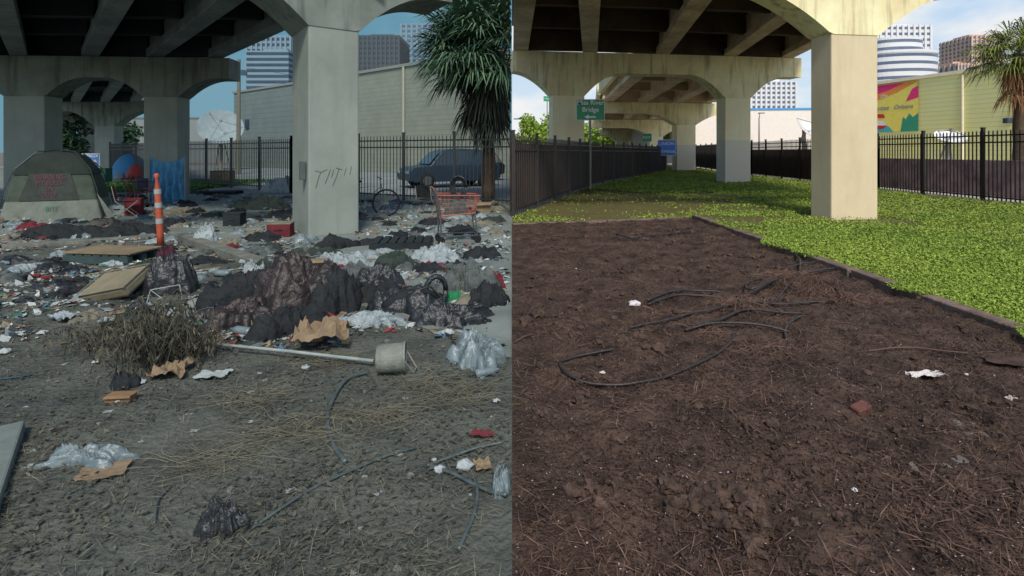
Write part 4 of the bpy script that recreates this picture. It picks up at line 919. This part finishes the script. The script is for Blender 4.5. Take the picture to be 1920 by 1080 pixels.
x,y=G(165,680); tangle("dead_shrub","withered branch with curled brown leaves","dead shrub",x,y+.1,.3,.2,.28,34,m_lfL,.0035,droop=1,lm=m_shl,nl=280)
x,y=G(350,690); tangle("dead_shrub","withered shrub clump beside torn cardboard","dead shrub",x,y+.1,.18,.2,.26,34,m_lfL,.0035,droop=1,lm=m_shl,nl=300)
for px,py in [(560,830),(800,740),(870,760),(470,760),(700,800),(620,690),(380,880)]:
    x,y=G(px,py); tangle("dry_grass_clump","flattened clump of dry straw grass","dry grass",x,y,.3,.25,.04,90,m_twL,.0016)
def crumple(name,w,d,seed,m,n=9,amp=.22):
    vs=[];fs=[]
    for i in range(n+1):
        for j in range(n+1):
            a=i/n-.5;b=j/n-.5
            z=amp*min(w,d)*(.6+noise.noise(Vector((a*4,b*4,seed)))+.6*abs(noise.noise(Vector((a*9,b*9,seed+3)))))
            k=1+.25*noise.noise(Vector((a*3,b*3,seed+7)))
            vs.append((a*w*k,b*d*k,max(.003,z)))
    for i in range(n):
        for j in range(n): k=i*(n+1)+j; fs+=[(k,k+n+1,k+n+2),(k,k+n+2,k+1)]
    mb=MB();mb.v=vs;mb.f=fs; return mb.mesh(name,m)
def sheetp(name,label,cat,px,py,w,d,m,seed,rz=0,amp=.22):
    x,y=G(px,py); return put(name,label,cat,crumple(name,w,d,seed,m,14,amp),x,y,rz,dz=.015)
sheetp("paper_bag","large torn brown paper bag on dirt","paper bag",605,655,.42,.38,m_card,3,.2,.42)
sheetp("cardboard_sheet","flattened brown cardboard piece on dirt","cardboard",192,905,.2,.13,m_card,5,.35,.05)
sheetp("cardboard_sheet","torn tan cardboard beside dead shrub","cardboard",318,715,.22,.2,m_card,6,.3,.3)
sheetp("paper_sheet","crumpled white paper on dirt","paper",400,718,.2,.12,m_pap,7,.1,.15)
sheetp("paper_sheet","white envelope lying near chair","paper",215,605,.24,.16,m_pap,8,.5,.1)
sheetp("paper_sheet","folded blue grey paper on dirt","paper",118,605,.25,.15,m_wp,9,-.3,.3)
sheetp("food_wrapper","red food wrapper on dirt","wrapper",905,832,.12,.06,m_red,10,-.1,.25)
sheetp("cardboard_sheet","round tan cardboard scrap","cardboard",905,890,.08,.09,m_card,11,.2,.2)
sheetp("plastic_bag","torn white plastic lying on soil","plastic",1735,714,.28,.08,mat("white_film",C(215,208,205),C(180,172,170),scale=9,rough=.4),12,.05,.4)
sheetp("paper_sheet","small white scrap on soil","paper",1895,768,.07,.04,m_speck,13,.4,.3)
sheetp("cardboard_sheet","weathered brown board lying on soil edge","board",1890,695,.3,.18,mat("old_board",C(84,66,56),C(52,40,35),scale=5),14,-.2,.04)
sheetp("paper_sheet","white scrap in grass near fence","paper",1750,378,.35,.2,m_speck,15,.4,.1)
def puffmesh(r,seed,m):
    import bmesh
    b=bmesh.new(); bmesh.ops.create_icosphere(b,subdivisions=3,radius=1); mb=MB()
    for v in b.verts:
        c=v.co; k=r*(1+.45*noise.noise(c*1.5+Vector((seed,0,0)))+.3*noise.noise(c*4+Vector((0,seed,0)))+.12*noise.noise(c*10))
        mb.v.append((c.x*k*1.2,c.y*k,max(-.2*r,c.z*k*.75)+r*.35))
    mb.f=[tuple(v.index for v in f.verts) for f in b.faces]; b.free()
    return mb.mesh("stuffing_puff",m,True)
def cotton(px,py,r,m,label="puff of white stuffing on the ground"):
    x,y=G(px,py); put("stuffing_puff",label,"stuffing",puffmesh(r*.8,px*.13,m),x,y,group="scattered white stuffing puffs",dz=.004)
mc=mat("white_stuffing",C(175,184,184),C(145,156,158),scale=14,bump=.8,bscale=40); mcr=mat("white_tissue",C(225,220,220),C(190,185,188),scale=14,bump=.8,bscale=40)
for px,py,r in [(573,702,.03),(825,893,.03),(870,892,.042),(470,806,.014),(555,792,.013),(760,762,.020),(815,872,.015),(222,765,.03),(265,730,.03),(180,693,.025),(145,597,.04),(8,675,.04),(930,770,.025),(840,640,.05)]: cotton(px,py,r,mc)
cotton(1190,585,.06,mcr,"crumpled white tissue on soil"); cotton(1602,946,.014,mcr,"crumpled white tissue on soil"); cotton(1130,710,.02,mcr,"crumpled white tissue on soil"); cotton(1812,720,.015,mcr,"crumpled white tissue on soil"); cotton(1080,510,.02,mcr,"crumpled white tissue on soil")
x,y=G(1614,785); e=put("brick","broken red brick lying on soil","brick",MB().box((0,0,0),(.11,.07,.055)).mesh("brick",mat("brick_red",C(116,76,68),C(76,52,48),scale=12,bump=.6)),x,y,.35,dz=.03,rot=(.15,-.2,.35))
md=e.modifiers.new('b','BEVEL'); md.width=.008
def bottlemesh(m): return MB().lathe([(.03,0),(.033,.02),(.033,.13),(.02,.17),(.012,.185),(.012,.2)],12,Matrix.Translation((0,0,.033))@Matrix.Rotation(math.pi/2,4,'Y')).mesh("bottle",m,True)
def cupmesh(m): return MB().lathe([(.028,0),(.04,.11),(.043,.112),(.038,.11),(.026,.006),(.001,.006)],14,Matrix.Translation((0,0,.042))@Matrix.Rotation(math.pi/2-.1,4,'Y')).mesh("cup",m,True)
def canmesh(m): return MB().lathe([(.024,0),(.032,.008),(.032,.112),(.025,.12)],14,Matrix.Translation((0,0,.034))@Matrix.Rotation(math.pi/2,4,'Y')).mesh("can",m,True)
bm_=bottlemesh(m_clear)
for px,py,s in [(470,640,1.1),(892,718,.9),(710,615,1.2),(705,603,1.1),(430,525,1.3),(640,650,.9)]:
    x,y=G(px,py); put("plastic_bottle","clear plastic bottle lying in litter","bottle",bm_,x,y,random.random()*3,s,group="scattered plastic bottles")
x,y=G(236,735); put("bottle_carton","dark bottle pack lying on dirt","bottles",heapmesh("bottle_carton",.09,.06,.14,71,m_blk,n=14),x,y)
kinds=[]
for i in range(5): kinds.append(("paper_scrap","pale crumpled paper scrap in litter","paper","scattered paper scraps",crumple("paper_scrap",.15,.10,i*3.3,m_pap,6,.12),8))
for i in range(3): kinds.append(("cardboard_scrap","brown cardboard scrap in litter","cardboard","scattered cardboard scraps",crumple("cardboard_scrap",.22,.16,i*5.1+2,m_card,6,.08),4))
for i,mm in enumerate([m_wp,m_clear,m_wp]): kinds.append(("plastic_bag","thin crumpled plastic bag in litter","plastic bag","scattered plastic bags",heapmesh("plastic_bag",.16,.11,.13,80+i,mm,n=12,fold=3,rag=.8),5))
for i,(mm,l) in enumerate([(m_blk,"black"),(m_grc,"grey"),(m_red,"red"),(m_blc,"blue"),(m_grn2,"dark green"),(m_tanc,"tan"),(m_bag,"shiny black")]): kinds.append(("clothing_scrap",l+" piece of clothing lying in litter","clothing","scattered clothing",heapmesh("clothing_scrap",.24,.16,.17,90+i,mm,n=14,fold=3.5,rag=.9),[8,4,1.5,1.5,4,3,6][i]))
kinds.append(("paper_cup","pale paper cup lying on its side","cup","scattered cups",cupmesh(m_pap),3))
kinds.append(("drink_can","crushed drink can in litter","can","scattered cans",canmesh(m_red),1)); kinds.append(("plastic_bottle","clear plastic bottle lying in litter","bottle","scattered plastic bottles",bm_,3))
wts=[k[5] for k in kinds]; cnt=0; tries=0
while cnt<1000 and tries<22000:
    tries+=1
    py=random.choice([random.uniform(362,420),random.uniform(370,460),random.uniform(400,600),random.uniform(470,650)]); px=random.uniform(5,955)
    if py>600 and px<560: continue
    if py<405 and px<235: continue
    x,y=G(px,py)
    if abs(x+3.6)<.9 and 9.8<y<11.6: continue
    if abs(x-cartx)<.6 and 8.2<y<9.8: continue
    if kerbdist(x,y)<.25 and x>-6.6 and x<-4.2: continue
    if nz(x,y,.45,6)+.15*random.gauss(0,1)<-.22: continue
    nm,lb,ct,gp,me,_=random.choices(kinds,wts)[0]
    s=random.uniform(.4,1.0)*(1.0 if y<8 else 1.3)
    if x>-.3 or y>15.2-.55*x: continue
    put(nm,lb,ct,me,x,y,random.random()*6.28,(s,s,s*random.uniform(.5,1.1)),gp); cnt+=1
for i in range(30):
    px=random.uniform(20,950);py=random.uniform(640,1000); x,y=G(px,py)
    nm,lb,ct,gp,me,_=kinds[random.randint(0,4)]
    if x<-.1: put(nm,lb,ct,me,x,y,random.random()*6,random.uniform(.12,.35),gp)
n=12000; Xg=-19.5+6.5*rng.random(n); Yg=21+8*rng.random(n)
g=link(bpy.data.objects.new("grass",leaves("grass",np.stack([Xg,Yg,.03+.1*rng.random(n)],1),.12+.1*rng.random(n),mat("grass_dusky",C(85,125,62),C(55,90,48),scale=1,bump=0,island=True),flatten=.6))); g["kind"]="stuff"
print("done",cnt)
